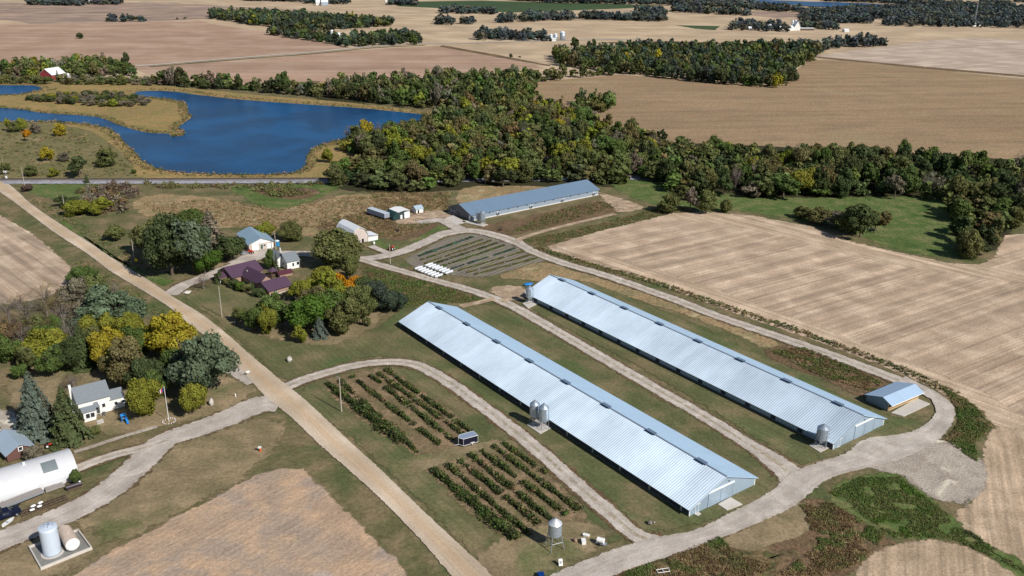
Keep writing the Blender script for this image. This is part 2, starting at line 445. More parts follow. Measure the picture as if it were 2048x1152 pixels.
# base ground to the horizon
patch('ground', [(-9000, -600), (9000, -600), (22000, 30000), (-22000, 30000)], m_ground, -1., 0, 0, False, 1e6, world=True)
patch('grass_land', [(-700, 40), (700, 40), (900, 900), (-900, 900)], m_ground, -.30, 1, 0, False, 1e6, world=True)
zf = -.29
def far(name, pts, mat, dz=.01, smooth=False, edge=3, **k):
    global zf
    zf += dz; return patch(name, pts, mat, zf, edge, .5, smooth, 12, **k)
far('farmland', [(-400, -88), (2500, -50), (2500, 330), (1240, 330), (900, 200), (660, 165), (300, 160), (-400, 130)], m_far, edge=1)
far('harvested_field', [(-200, 6), (330, 5), (640, 22), (500, 34), (400, 38), (290, 43), (60, 47), (20, 40), (-200, 30)], m_pinkfar)
far('harvested_field', [(-200, 53), (58, 47), (290, 44), (400, 40), (420, 47), (540, 65), (640, 84), (700, 95), (500, 113), (260, 131), (200, 135), (0, 130), (-200, 125)], m_pink2)
far('harvested_field', [(262, 134), (500, 119), (700, 101), (870, 91), (900, 92), (1000, 112), (1090, 136), (1000, 140), (700, 175), (500, 170), (300, 150)], m_pink2)
far('harvested_field', [(1470, 20), (1620, 26), (1600, 34), (1560, 36), (1490, 30)], m_pinkfar)
far('harvested_field', [(1320, -4), (1500, 0), (1440, 4), (1300, 2)], m_pinkfar)
far('green_crop_field', [(790, 12), (830, 3), (960, 1), (1340, 11), (1240, 17), (1020, 25), (900, 17)], m_bean)
far('green_crop_field', [(1350, 50), (1440, 52), (1430, 60), (1390, 57)], m_bean)
far('pale_harvested_field', [(1628, 112), (1700, 101), (1870, 80), (1950, 75), (2250, 92), (2250, 168), (2048, 156), (1850, 134), (1700, 119)], m_pale)
far('cornfield', [(1050, 168), (1080, 163), (1240, 149), (1330, 155), (1420, 165), (1560, 170), (1580, 150), (1620, 119), (1700, 121), (1850, 136), (2048, 158), (2250, 172), (2250, 380), (1240, 345), (1180, 260), (1060, 220)], m_corn, smooth=False)
far('brown_verge', [(885, 90), (1000, 110), (1100, 130), (1098, 132), (995, 114), (880, 93)], m_brown)
far('brown_verge', [(1628, 112), (1700, 119), (1850, 133), (2250, 167), (2250, 171), (1850, 137), (1700, 122), (1640, 116)], m_brown)
far('brown_verge', [(1200, 84), (1330, 82), (1470, 86), (1400, 90), (1250, 88)], m_brown)
m_farroad = land('far gravel road', [(.5, .45, .4), (.46, .41, .36)], edge=.3)
road_line('far_road', [(255, 133), (300, 130), (460, 117), (640, 103), (740, 93), (850, 87), (900, 87), (1000, 84), (1190, 79), (1300, 80)], 8, m_farroad, zf+.3, 12)
road_line('far_verge', [(300, 133), (460, 120), (640, 106), (740, 96), (850, 90)], 6, land('far verge', [(.09, .1, .04), (.14, .12, .05)], edge=.3), zf+.2, 12)

# near land
Z = [zf+.01]
def near(name, pts, mat, edge=2., dz=.003, smooth=True, jit=.3, **k):
    Z[0] += dz; return patch(name, pts, mat, Z[0], edge, jit, smooth, 3, **k)
near('grass_land', [(-500, 357), (1240, 346), (2600, 346), (2900, 1700), (-900, 1700)], m_ground, 1, smooth=False)
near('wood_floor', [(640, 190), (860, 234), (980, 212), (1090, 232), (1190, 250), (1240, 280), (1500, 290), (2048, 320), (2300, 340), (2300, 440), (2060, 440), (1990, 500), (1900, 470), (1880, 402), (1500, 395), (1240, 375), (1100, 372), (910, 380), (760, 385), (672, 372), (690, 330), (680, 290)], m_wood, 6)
near('pasture', [(-300, 250), (120, 244), (240, 268), (290, 325), (360, 350), (360, 358), (-300, 362)], m_pasture, 4)
near('reed_ground', [(-300, 200), (0, 190), (50, 187), (100, 177), (260, 176), (275, 186), (290, 193), (340, 198), (372, 207), (378, 228), (385, 235), (360, 254), (369, 266), (340, 276), (290, 267), (190, 236), (85, 228), (0, 219), (-300, 214)], m_tanreed, 3)
near('reed_ground', [(-20, 162), (60, 163), (260, 166), (380, 176), (520, 190), (700, 205), (860, 224), (900, 234), (870, 238), (760, 224), (520, 205), (400, 193), (340, 185), (270, 186), (90, 180), (-20, 174)], m_tanreed, 3)
near('reed_ground', [(165, 244), (215, 254), (245, 275), (250, 286), (290, 322), (330, 340), (480, 349), (600, 345), (615, 325), (618, 308), (640, 292), (680, 280), (720, 300), (690, 350), (640, 357), (300, 357), (265, 325), (225, 290), (180, 262), (130, 250)], m_tanreed, 3)
near('meadow', [(60, 366), (200, 370), (180, 385), (150, 400), (170, 430), (150, 430), (110, 400), (60, 385)], m_meadow, 4)
near('meadow', [(130, 440), (220, 510), (300, 550), (350, 560), (330, 572), (290, 555), (200, 495), (120, 445)], m_meadow, 1.5, smooth=False)
near('dry_grass', [(268, 402), (320, 388), (440, 397), (520, 415), (620, 405), (700, 388), (800, 388), (885, 400), (880, 425), (800, 440), (700, 445), (640, 470), (560, 465), (520, 450), (440, 455), (330, 440), (280, 425)], m_dry, 6)
near('meadow', [(470, 372), (660, 364), (672, 378), (620, 402), (560, 419), (520, 412), (490, 395)], m_meadow, 5)
near('brown_weeds', [(510, 378), (600, 374), (640, 384), (600, 398), (540, 392)], m_brown, 3)
near('brown_weeds', [(640, 450), (760, 420), (800, 455), (860, 445), (870, 460), (800, 480), (740, 470), (660, 470)], m_brown, 5)
near('meadow', [(740, 470), (800, 492), (880, 450), (895, 462), (830, 492), (790, 503), (745, 485)], m_meadow, 1.5)
near('dry_grass', [(918, 382), (960, 372), (1075, 372), (1090, 378), (1010, 398), (925, 410)], m_dry, 4)
near('brown_weeds', [(960, 452), (1080, 428), (1195, 400), (1240, 402), (1270, 415), (1200, 432), (1060, 462), (1000, 470)], m_brown, 4)
near('bare_dirt', [(1196, 384), (1215, 388), (1285, 412), (1270, 420), (1240, 424), (1218, 408)], m_dirt, 3)
near('bare_dirt', [(800, 430), (880, 420), (920, 445), (870, 445), (800, 447)], m_dirt, 4)
near('meadow', [(1225, 360), (1330, 362), (1440, 385), (1600, 395), (1880, 398), (1910, 470), (1950, 520), (1900, 516), (1800, 500), (1650, 450), (1500, 424), (1400, 418), (1320, 410), (1250, 388)], m_meadow, 5)
near('rough_weeds', [(1045, 480), (1120, 465), (1250, 435), (1330, 415), (1390, 418), (1300, 440), (1180, 470), (1095, 492)], m_weed, 4)
near('stubble_field', [(1095, 492), (1180, 467), (1290, 440), (1345, 426), (1400, 423), (1500, 430), (1620, 452), (1700, 482), (1800, 505), (1900, 526), (1960, 529), (1990, 512), (2010, 470), (2300, 450), (2700, 900), (2500, 1500), (2300, 1500), (2060, 1140), (1960, 1080), (1910, 1040), (1920, 1020), (1960, 990), (1972, 900), (1985, 850), (1930, 808), (1860, 772), (1750, 724), (1600, 670), (1460, 622), (1300, 562), (1150, 516), (1100, 500)], m_stub, 2.5, smooth=False)
near('stubble_headland', [(1100, 498), (1150, 512), (1300, 556), (1460, 614), (1600, 662), (1750, 718), (1860, 768), (1930, 804), (1990, 850), (2200, 960), (2100, 860), (1960, 780), (1800, 715), (1600, 640), (1450, 585), (1300, 535), (1170, 500), (1110, 490)], m_head, 3, smooth=False)
near('stubble_headland', [(1345, 428), (1400, 425), (1500, 432), (1620, 454), (1700, 484), (1800, 507), (1900, 528), (1960, 532), (2300, 560), (2300, 600), (2000, 560), (1850, 540), (1700, 510), (1560, 470), (1450, 448), (1360, 440)], m_head, 3, smooth=False)
near('stubble_field', [(1975, 860), (1995, 852), (2100, 900), (2500, 1400), (2250, 1400), (2060, 1140), (1960, 1082), (1912, 1042), (1922, 1020), (1962, 990), (1966, 930)], m_stubr, 2.5)
near('rough_weeds', [(1880, 770), (1950, 810), (1985, 850), (1975, 870), (1945, 890), (1960, 930), (1930, 930), (1880, 880), (1915, 850), (1910, 810)], m_weed, 3)
near('rough_weeds', [(1655, 985), (1700, 955), (1790, 945), (1850, 985), (1890, 1022), (1935, 1062), (2048, 1130), (2200, 1260), (2100, 1230), (1990, 1118), (1900, 1078), (1800, 1078), (1760, 1060), (1680, 1025)], m_meadow, 4)
near('brown_weeds', [(1450, 1065), (1600, 1000), (1660, 1000), (1700, 1035), (1770, 1065), (1790, 1085), (1720, 1130), (1600, 1200), (1300, 1250), (1150, 1250), (1240, 1140), (1350, 1105)], m_brown, 4)
near('dry_lawn', [(1480, 1060), (1600, 1005), (1650, 1010), (1640, 1050), (1560, 1085), (1500, 1100), (1440, 1090)], m_dryl, 2)
near('rough_weeds', [(1300, 1120), (1400, 1085), (1460, 1100), (1560, 1110), (1500, 1170), (1300, 1230), (1180, 1230)], m_weed, 4)
near('stubble_field', [(1690, 1170), (1740, 1112), (1800, 1088), (1860, 1078), (1930, 1092), (1985, 1122), (2060, 1190), (2150, 1500), (1500, 1500), (1600, 1250)], m_stubr, 2.5)
near('dry_grass', [(1000, 553), (1080, 524), (1130, 536), (1210, 560), (1380, 610), (1500, 655), (1560, 690), (1530, 696), (1440, 655), (1340, 620), (1200, 578), (1060, 560)], m_dry, 3)
near('brown_weeds', [(1530, 700), (1600, 690), (1700, 730), (1770, 762), (1760, 790), (1720, 792), (1640, 755), (1560, 725)], m_brown, 3)
near('rough_weeds', [(725, 528), (800, 545), (860, 562), (935, 582), (968, 600), (900, 608), (800, 622), (740, 600)], m_weed, 4)
near('garden_soil', [(812, 520), (850, 497), (900, 475), (945, 468), (1000, 478), (1060, 500), (1095, 518), (1060, 528), (1000, 546), (960, 554), (890, 548), (850, 540)], m_garden, 1.5)
near('lawn', [(370, 598), (440, 570), (540, 600), (640, 640), (740, 660), (820, 612), (960, 608), (1070, 640), (1300, 775), (1500, 895), (1580, 945), (1560, 985), (1400, 1045), (1290, 1060), (1220, 1000), (1040, 860), (900, 755), (800, 715), (700, 720), (580, 760), (500, 700), (420, 630)], m_lawn, 3)
near('lawn', [(1070, 590), (1150, 560), (1260, 595), (1400, 650), (1560, 730), (1750, 820), (1860, 850), (1840, 880), (1700, 900), (1620, 925), (1560, 905), (1300, 745), (1060, 615)], m_lawn, 3)
near('lawn', [(600, 790), (700, 745), (830, 740), (930, 800), (1060, 905), (1180, 1010), (1250, 1070), (1150, 1110), (1080, 1170), (1000, 1170), (870, 1030), (720, 890)], m_lawn, 3)
m_orch = land('berry plot ground', [(.21, .145, .088), (.15, .13, .062), (.25, .175, .105)], s1=.06, s2=.2, s3=1.2, edge=.3, w3=.6, bump=.4)
near('plot_ground', [(650, 772), (735, 742), (785, 742), (950, 868), (880, 908), (815, 900)], m_orch, 4)
near('plot_ground', [(858, 940), (960, 895), (1010, 885), (1175, 1030), (1075, 1090), (1020, 1085)], m_orch, 4)
near('dry_lawn', [(780, 930), (860, 905), (960, 885), (1040, 880), (1035, 895), (900, 925), (820, 950)], m_dryl, 2)
near('dry_lawn', [(950, 1120), (1040, 1060), (1150, 1040), (1220, 1060), (1190, 1100), (1080, 1150), (1010, 1180)], m_dryl, 6)
near('dry_lawn', [(640, 640), (740, 610), (760, 640), (700, 680), (620, 690), (520, 670), (480, 640)], m_dryl, 5)
near('dry_lawn', [(380, 560), (470, 510), (500, 500), (470, 535), (400, 565)], m_dryl, 3)
near('dry_lawn', [(130, 720), (250, 740), (330, 800), (440, 740), (510, 770), (460, 820), (330, 850), (220, 870), (160, 850), (60, 860), (20, 760)], m_dryl, 6)
near('dry_lawn', [(250, 930), (330, 890), (440, 850), (560, 840), (560, 880), (480, 960), (330, 1040), (200, 1090), (150, 1060), (200, 1000)], m_dryl, 6)
near('dry_lawn', [(-200, 1120), (40, 1080), (200, 1060), (160, 1130), (0, 1180), (-200, 1250)], m_dryl, 6)
near('bare_field', [(-300, 1400), (60, 1200), (150, 1148), (230, 1100), (330, 1045), (420, 1000), (500, 958), (560, 936), (605, 938), (640, 970), (720, 1050), (830, 1160), (950, 1280), (1000, 1400)], m_soil, 2.5)
near('stubble_field', [(-300, 430), (-40, 415), (0, 431), (60, 465), (110, 505), (148, 542), (150, 560), (100, 590), (0, 610), (-300, 640)], m_stubl, 2.5)
near('packed_dirt', [(1740, 900), (1830, 880), (1900, 885), (1950, 910), (1974, 945), (1960, 985), (1900, 1008), (1840, 975), (1790, 945), (1720, 935)], m_apron, 4)
near('bare_dirt', [(985, 575), (1040, 572), (1060, 590), (1045, 600), (1000, 600)], m_dirt, 3)
near('bare_dirt', [(-60, 760), (0, 820), (28, 825), (35, 870), (0, 880), (-100, 900)], m_apron, 2)

Z[0] += .005
ROADZ = Z[0]
def rd(*a, **k):
    global ROADZ
    ROADZ += .004
    return a+(ROADZ,)
road_edges('gravel_road', [(-300, 180), (-130, 300), (0, 386), (49, 421), (110, 467), (171, 506), (220, 543), (276, 577), (339, 616), (383, 654), (432, 692), (492, 752), (525, 790), (582, 837), (642, 895), (717, 960), (800, 1039), (897, 1147), (1050, 1330)],
           [(-280, 150), (-100, 280), (15, 365), (61, 406), (122, 448), (183, 487), (234, 521), (293, 557), (345, 592), (405, 628), (465, 676), (508, 714), (577, 771), (609, 796), (672, 855), (713, 893), (770, 945), (867, 1039), (987, 1151), (1150, 1330)], m_gravel, ROADZ+.05, crown=.08, fe=.08)
m_fringe = land('dry roadside fringe', [(.14, .085, .05), (.17, .115, .065), (.12, .09, .045)], s1=.1, s2=.4, s3=1.5, edge=.35, w3=.8, bump=.6)
GD = []
def gd(nm, pts, wd, mat): GD.append((nm, pts, wd, mat))
gd('driveway', [(338, 590), (365, 572), (400, 558), (440, 542), (500, 520), (535, 508), (599, 507), (660, 512), (721, 518), (794, 506), (855, 482), (892, 465), (940, 460)], 6.5, m_drive)
gd('driveway', [(470, 528), (505, 512), (520, 502), (545, 500)], 9, m_drive)
gd('track', [(715, 516), (757, 529), (818, 546), (867, 560), (940, 580), (986, 596), (1012, 606), (1054, 628), (1120, 666), (1300, 771), (1400, 828), (1490, 884), (1540, 915), (1590, 955), (1600, 975)], lambda t: 4.6+4.5*max(0, t-.9)/.1, m_track)
gd('track', [(880, 470), (933, 461), (982, 468), (1031, 484), (1068, 504), (1129, 527), (1202, 548), (1275, 573), (1360, 603), (1428, 630), (1556, 673), (1665, 711), (1775, 752), (1830, 775)], lambda t: 5.2 if t > .2 else 7, m_track)

near_keep = Z[0]
gd('track', [(560, 780), (600, 762), (631, 752), (700, 733), (754, 725), (809, 725), (850, 737), (905, 769), (946, 799), (991, 832), (1066, 892), (1160, 975), (1235, 1040), (1275, 1072), (1320, 1085)], 4.4, m_track)
gd('driveway', [(560, 806), (520, 808), (465, 832), (410, 853), (328, 882), (287, 920), (232, 970), (178, 1006), (82, 1050), (0, 1082), (-150, 1150)], lambda t: 10.5-2.4*min(1, t*3), m_drive)
gd('driveway', [(370, 742), (430, 735), (470, 742), (510, 765)], 5, m_drive)
gd('track', [(130, 948), (161, 934), (232, 909), (300, 893), (335, 880)], 3.4, m_track)
gd('track', [(838, 446), (880, 440), (905, 450), (925, 462)], 7, m_drive)
gd('dirt_track', [(1035, 482), (1050, 474), (1104, 458), (1165, 443), (1230, 428)], 3, m_dirt)
gd('dirt_track', [(921, 613), (963, 604), (990, 598)], 3, m_dirt)
gd('dirt_track', [(1005, 604), (1021, 594), (1045, 588)], 3, m_dirt)
gd('dirt_track', [(742, 492), (765, 502), (785, 510)], 3, m_drive)
gd('footpath', [(148, 905), (190, 892), (232, 878), (275, 865), (314, 853)], 1.3, m_apron)
for nm, pts, wd, mat in GD:
    if mat in (m_track, m_drive): road_line('dry_fringe', pts, (lambda t, wd=wd: (wd(t) if callable(wd) else wd)+3.4), m_fringe, rd()[0], fe=.3, jit=.3)
for nm, pts, wd, mat in GD: road_line(nm, pts, (lambda t, wd=wd: (wd(t) if callable(wd) else wd)+.5), mat, rd()[0], fe=.17, jit=.25)
road_edges('driveway', [(1812, 752), (1849, 771), (1894, 796), (1914, 826), (1900, 861), (1870, 892), (1794, 926), (1724, 941), (1665, 957), (1625, 985), (1599, 1011), (1524, 1046), (1374, 1106), (1234, 1152), (1100, 1230)],
           [(1793, 764), (1835, 785), (1866, 802), (1870, 822), (1850, 848), (1804, 868), (1724, 875), (1685, 906), (1630, 924), (1585, 940), (1565, 955), (1544, 978), (1484, 1012), (1439, 1033), (1384, 1062), (1310, 1072), (1220, 1098), (1130, 1135), (1010, 1190)], m_drive, rd()[0], fe=.12, jit=.3)
ROADZ += .01
# railway
rail_c = [(-300, 366), (0, 362), (300, 361.5), (670, 360), (1000, 357), (1240, 354), (1290, 355), (1400, 362)]
road_line('railway_ballast', [(a, b+1.5) for a, b in rail_c], 11, m_ballast, ROADZ, 6)
rw = crom([G(*p) for p in rail_c], False, 4)
tb = MB(); tr_ = MB(); tr2 = MB()
rwr, tl = resample(rw, int(resample(rw, 2)[1]/1.3))
for i in range(1, len(rwr)-1):
    a, b = Vector(rwr[i-1]), Vector(rwr[i+1]); d = (b-a).normalized(); n_ = Vector((-d.y, d.x)); c0 = Vector(rwr[i])+n_*1.4
    tb.obox((c0.x, c0.y, ROADZ+.45), (n_.x*1.3, n_.y*1.3, 0), (d.x*.13, d.y*.13, 0), (0, 0, .08))
    for sgn in (-.75, .75):
        q = c0+n_*sgn
        (tr_ if sgn < 0 else tr2).obox((q.x, q.y, ROADZ+.62), (n_.x*.06, n_.y*.06, 0), (d.x*.7, d.y*.7, 0), (0, 0, .09))
bed = [(p[0], p[1]) for p in rwr[::6]]
L_ = []; R_ = []
bm = MB()
prev = None
for i in range(1, len(bed)-1):
    a, b = Vector(bed[i-1]), Vector(bed[i+1]); d = (b-a).normalized(); n_ = Vector((-d.y, d.x)); c0 = Vector(bed[i])+n_*1.4
    cur = [(c0+n_*q) for q in (2.8, 1.7, -1.7, -2.8)]
    cur = [(q.x, q.y, ROADZ+z_) for q, z_ in zip(cur, (-.05, .4, .4, -.05))]
    if prev:
        for k in range(3): bm.poly([prev[k], prev[k+1], cur[k+1], cur[k]])
    prev = cur
o = bm.build('railway_bed', land('rail bed stone', [(.22, .2, .2), (.17, .155, .155)], s3=3)); o['kind'] = 'structure'
rt_o = empty('railway_track', (0, 0, 0), 0, 'single railway track on pale ballast running along the near shore of the pond', 'railway track')
tb.build('sleeper_row', paint('sleeper wood', (.09, .07, .06), .9), rt_o); [q.build('rail', paint('rail steel', (.16, .12, .1), .5, .6), rt_o) for q in (tr_, tr2)]

# water
g = NG('pond water')
n1 = g.noise(.35, 4, g.mapping(scale=(1, 2.2, 1))); n2 = g.noise(.02, 3, dist=.5)
wc = g.mix(g.rng(n2, .38, .62), (.002, .042, .122), (.003, .072, .20))
p_ = g.principled(wc, .3, 0, g.bump(n1, .5, .3), .13); g.l(p_.outputs[0], g.out.inputs[0]); m_water = g.m
pond = [(-300, 244), (51, 243), (120, 243), (171, 248), (212, 256), (239, 272), (246, 284), (267, 301), (284, 321), (318, 337), (359, 345), (479, 349), (564, 348), (595, 342), (612, 328), (615, 311), (632, 294), (677, 280), (708, 272), (780, 268), (794, 256), (824, 244), (866, 233), (777, 222), (700, 215), (513, 202), (403, 191), (342, 183), (287, 182), (270, 186), (273, 193), (318, 196), (355, 202), (372, 208), (376, 227), (383, 234), (362, 251), (356, 256), (369, 264), (366, 272), (342, 274), (338, 268), (291, 265), (239, 251), (191, 234), (85, 226), (0, 216), (-300, 212)]
WZ = ROADZ+.03
patch('pond_water', pond, m_water, WZ, .01, .3, True, 3)
patch('pond_water', [(-300, 170), (30, 171), (68, 172), (84, 178), (44, 187), (0, 190), (-300, 196)], m_water, WZ, .01, .3, True, 3)
patch('lake_water', [(1485, -1), (1600, 3), (1730, 7), (1840, 14), (1800, 17), (1700, 16), (1600, 12), (1540, 8)], m_water, zf+1, .01, .5, True, 10)
patch('lake_water', [(1300, -9), (1420, -7), (1480, -4), (1400, -5)], m_water, zf+1, .01, .5, True, 10)

# ------------------------------------------------------------------ vegetation
m_leaf = foliage('leaves'); m_mass = foliage('leaf mass', True)
m_bark = paint('bark', (.12, .095, .07), .95, 0, .25, 6)
m_twig = paint('bare twigs', (.2, .17, .15), .95, 0, .2, 8)

def quads(cen, nor, size, asp=1.0):
    """numpy arrays of leaf-clump quads: centres (n,3), normals (n,3), sizes (n,)"""
    n = len(cen)
    nor = nor/np.linalg.norm(nor, axis=1, keepdims=True)
    r = rng.normal(size=(n, 3)); a = np.cross(nor, r); a /= np.linalg.norm(a, axis=1, keepdims=True)
    b = np.cross(nor, a)
    sa = (size*.5)[:, None]; sb = sa*asp
    k = rng.uniform(.6, 1.15, size=(n, 4, 1))
    v = np.stack([cen+(-a*sa-b*sb)*k[:, 0], cen+(a*sa-b*sb)*k[:, 1], cen+(a*sa+b*sb)*k[:, 2], cen+(-a*sa+b*sb)*k[:, 3]], 1)
    return v.reshape(-1, 3)
def qmesh(name, V, mat, shade=None, tint=None):
    n = len(V)//4
    me = bpy.data.meshes.new(name)
    me.vertices.add(n*4); me.vertices.foreach_set('co', V.astype(np.float32).ravel())
    me.loops.add(n*4); me.loops.foreach_set('vertex_index', np.arange(n*4, dtype=np.int32))
    me.polygons.add(n); me.polygons.foreach_set('loop_start', np.arange(0, n*4, 4, dtype=np.int32))
    me.update(calc_edges=True)
    if shade is not None:
        a = me.attributes.new('shade', 'FLOAT', 'POINT'); a.data.foreach_set('value', np.repeat(shade, 4).astype(np.float32))
    if tint is not None:
        a = me.attributes.new('tint', 'FLOAT_COLOR', 'POINT')
        a.data.foreach_set('color', np.repeat(np.c_[tint, np.ones(len(tint))], 4, axis=0).astype(np.float32).ravel())
    me.materials.append(mat)
    return me
def crown_arrays(n, lobes=18, kind='round', leaf=.055):
    """unit crown (height 1, half width .5): clustered leaf quads on many lobes"""
    C_ = []; Rr = []
    subs = [(rng.normal(size=3)*np.array([.13, .13, .1]), rng.uniform(.5, .78)) for _ in range(6)]
    for i in range(lobes):
        u = rng.uniform(-.85 if kind in ('round', 'tall') else -1 if kind == 'full' else -.55, 1); th = rng.uniform(0, 2*math.pi)
        rr = math.sqrt(max(0, 1-u*u))
        if kind == 'round': c0 = np.array([.33*rr*math.cos(th), .33*rr*math.sin(th), .56+.28*u]); r0 = rng.uniform(.08, .2)
        elif kind == 'tall': c0 = np.array([.30*rr*math.cos(th), .30*rr*math.sin(th), .54+.34*u]); r0 = rng.uniform(.07, .17)
        elif kind == 'wide': c0 = np.array([.36*rr*math.cos(th), .36*rr*math.sin(th), .62+.2*max(u, -.2)]); r0 = rng.uniform(.10, .16)
        elif kind == 'full':
            rr = max(rr, .75 if u < 0 else 0); c0 = np.array([.34*rr*math.cos(th), .34*rr*math.sin(th), .5+.36*u]); r0 = rng.uniform(.1, .2)
        elif kind == 'shrub': c0 = np.array([.33*rr*math.cos(th), .33*rr*math.sin(th), .42+.36*u]); r0 = rng.uniform(.13, .22)
        if kind in ('round', 'tall', 'wide') and lobes > 20:
            o_, q_ = subs[i % 6]; mid_ = np.array([0, 0, .56]); c0 = mid_+(c0-mid_)*q_+o_*1.25
            if i % 3 == 0: r0 *= .7; c0 = mid_+(c0-mid_)*1.22
        C_.append(c0*rng.uniform(.8, 1.08, 3)); Rr.append(r0)
    C_ = np.array(C_); Rr = np.array(Rr)
    C_[:, 2] = np.clip(C_[:, 2], .14, .9)
    wts = Rr**2; wts /= wts.sum()
    idx = rng.choice(lobes, n*2, p=wts)
    d = rng.normal(size=(n*2, 3)); d[:, 2] += .25; d /= np.linalg.norm(d, axis=1, keepdims=True)
    pos = C_[idx]+d*(Rr[idx]*rng.uniform(.68, 1.2, n*2))[:, None]*np.array([1, 1, .9])+rng.normal(size=(n*2, 3))*.012
    dist = np.linalg.norm(pos[:, None, :]-C_[None], axis=2)/Rr[None]
    dist[np.arange(n*2), idx] = 9
    keep = (dist.min(1) > .75) & (pos[:, 2] > .03)
    pos = pos[keep][:n]; d = d[keep][:n]; idx = idx[keep][:n]
    nor = d+rng.normal(size=pos.shape)*.45
    size = rng.uniform(.6, 1.4, len(pos))*leaf
    lob = rng.uniform(.35, .85, lobes)
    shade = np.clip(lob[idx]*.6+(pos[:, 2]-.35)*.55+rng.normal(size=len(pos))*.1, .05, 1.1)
    return pos, nor, size, shade, C_, Rr
def conifer_arrays(n, tiers=17, leaf=.06, spread=.5):
    P_ = []; N_ = []; S_ = []; H_ = []
    per = n
    t = rng.uniform(0, 1, per)**.62        # 0 top .. 1 bottom
    tier = np.floor(t*tiers)/tiers+rng.normal(size=per)*.006
    z = 1-tier*.95
    nb = 11
    br = rng.integers(0, nb, per)
    tt = np.floor(t*tiers)
    a = br/nb*2*math.pi+tt*2.4+rng.normal(size=per)*.13
    rad = (.02+tier**.72*spread)*(.78+.3*np.sin(tt*5.1+br*2.7))
    q = rng.uniform(.25, 1, per)**.6
    r = rad*q
    zz = z-r*.28+rng.normal(size=per)*.008
    pos = np.stack([r*np.cos(a), r*np.sin(a), np.clip(zz, .03, 1)], 1)
    nor = np.stack([np.cos(a)*.55, np.sin(a)*.55, np.full(per, .75)], 1)+rng.normal(size=(per, 3))*.4
    size = rng.uniform(.6, 1.3, per)*leaf*(.45+.75*tier)
    shade = np.clip(.1+q*.65+rng.normal(size=per)*.13, .03, 1)
    return pos, nor, size, shade
def twig_arrays(n):
    pos, nor, size, shade, C_, Rr = crown_arrays(n, 16, 'round', .045)
    return pos, rng.normal(size=pos.shape), size*.5, shade
def trunk_mesh(kind, seed):
    random.seed(seed); b = MB()
    if kind == 'conifer':
        b.tube((0, 0, -.02), (0, 0, .95), .018, .004, 7)
    elif kind == 'shrub':
        for k in range(5):
            a = k*1.3; b.tube((.02*math.cos(a), .02*math.sin(a), -.02), (.2*math.cos(a), .2*math.sin(a), .45), .012, .005, 5)
    else:
        b.tube((0, 0, -.02), (.01, .01, .32), .032, .024, 8)
        for k in range(6 if kind == 'round' else 10):
            a = k*2.4+random.random(); r = random.uniform(.1, .3); z = random.uniform(.5, .85)
            m_ = (r*.5*math.cos(a), r*.5*math.sin(a), .32+(z-.32)*.55)
            b.tube((.01, .01, .3), m_, .02, .012, 6); b.tube(m_, (r*math.cos(a), r*math.sin(a), z), .012, .004, 5)
            if kind == 'bare':
                for j in range(4):
                    aa = a+random.uniform(-1, 1)
                    b.tube(m_, (m_[0]+.2*math.cos(aa), m_[1]+.2*math.sin(aa), m_[2]+random.uniform(.05, .25)), .008, .002, 4)
    o = b.build('trunk', m_twig if kind == 'bare' else m_bark)
    me = o.data; bpy.data.objects.remove(o); return me
def core_add(V, shade, C_, Rr):
    return V, shade
LIB = {}
def proto(key, n, kind, leaf, lobes=18):
    if kind == 'conifer':
        pos, nor, size, sh = conifer_arrays(n, leaf=leaf); V = quads(pos, nor, size, .8)
    elif kind == 'slim':
        pos, nor, size, sh = conifer_arrays(n, 26, leaf, .42); pos[:, :2] *= 1.0; V = quads(pos, nor, size, .9)
    elif kind == 'bare':
        pos, nor, size, sh = twig_arrays(n); V = quads(pos, nor, size, .35)
    else:
        pos, nor, size, sh, C_, Rr = crown_arrays(n, lobes, kind, leaf)
        # inner leaves close the gaps between lobes
        m = n//6
        ip = C_[rng.integers(0, len(C_), m)]*np.array([.75, .75, .95])+rng.normal(size=(m, 3))*.05
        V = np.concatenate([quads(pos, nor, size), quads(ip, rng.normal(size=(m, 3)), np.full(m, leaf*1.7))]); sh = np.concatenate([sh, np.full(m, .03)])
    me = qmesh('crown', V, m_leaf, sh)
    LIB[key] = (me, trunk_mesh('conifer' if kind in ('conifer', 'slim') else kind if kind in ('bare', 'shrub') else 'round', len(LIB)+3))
NEAR = []; MID = []
for i, k in enumerate(('round', 'tall', 'round', 'round', 'tall', 'round')):
    proto(f'near{i}', 8000, k, .034, 44); NEAR.append(f'near{i}')
    proto(f'mid{i}', 2400, ('full', 'full', 'tall', 'round', 'full', 'tall')[i], .054, 26); MID.append(f'mid{i}')
for i in range(2): proto(f'spruce{i}', 9000, 'conifer', .05)
proto('slim', 2500, 'slim', .05)
for i in range(3): proto(f'shrub{i}', 2200, 'shrub', .06, 14)
for i in range(2): proto(f'bare{i}', 2600, 'bare', .07)
LOW = []
for i in range(6):
    pos, nor, size, sh, C_, Rr = crown_arrays(230, 14, 'full', .135)
    LOW.append((quads(pos, nor, size), sh))

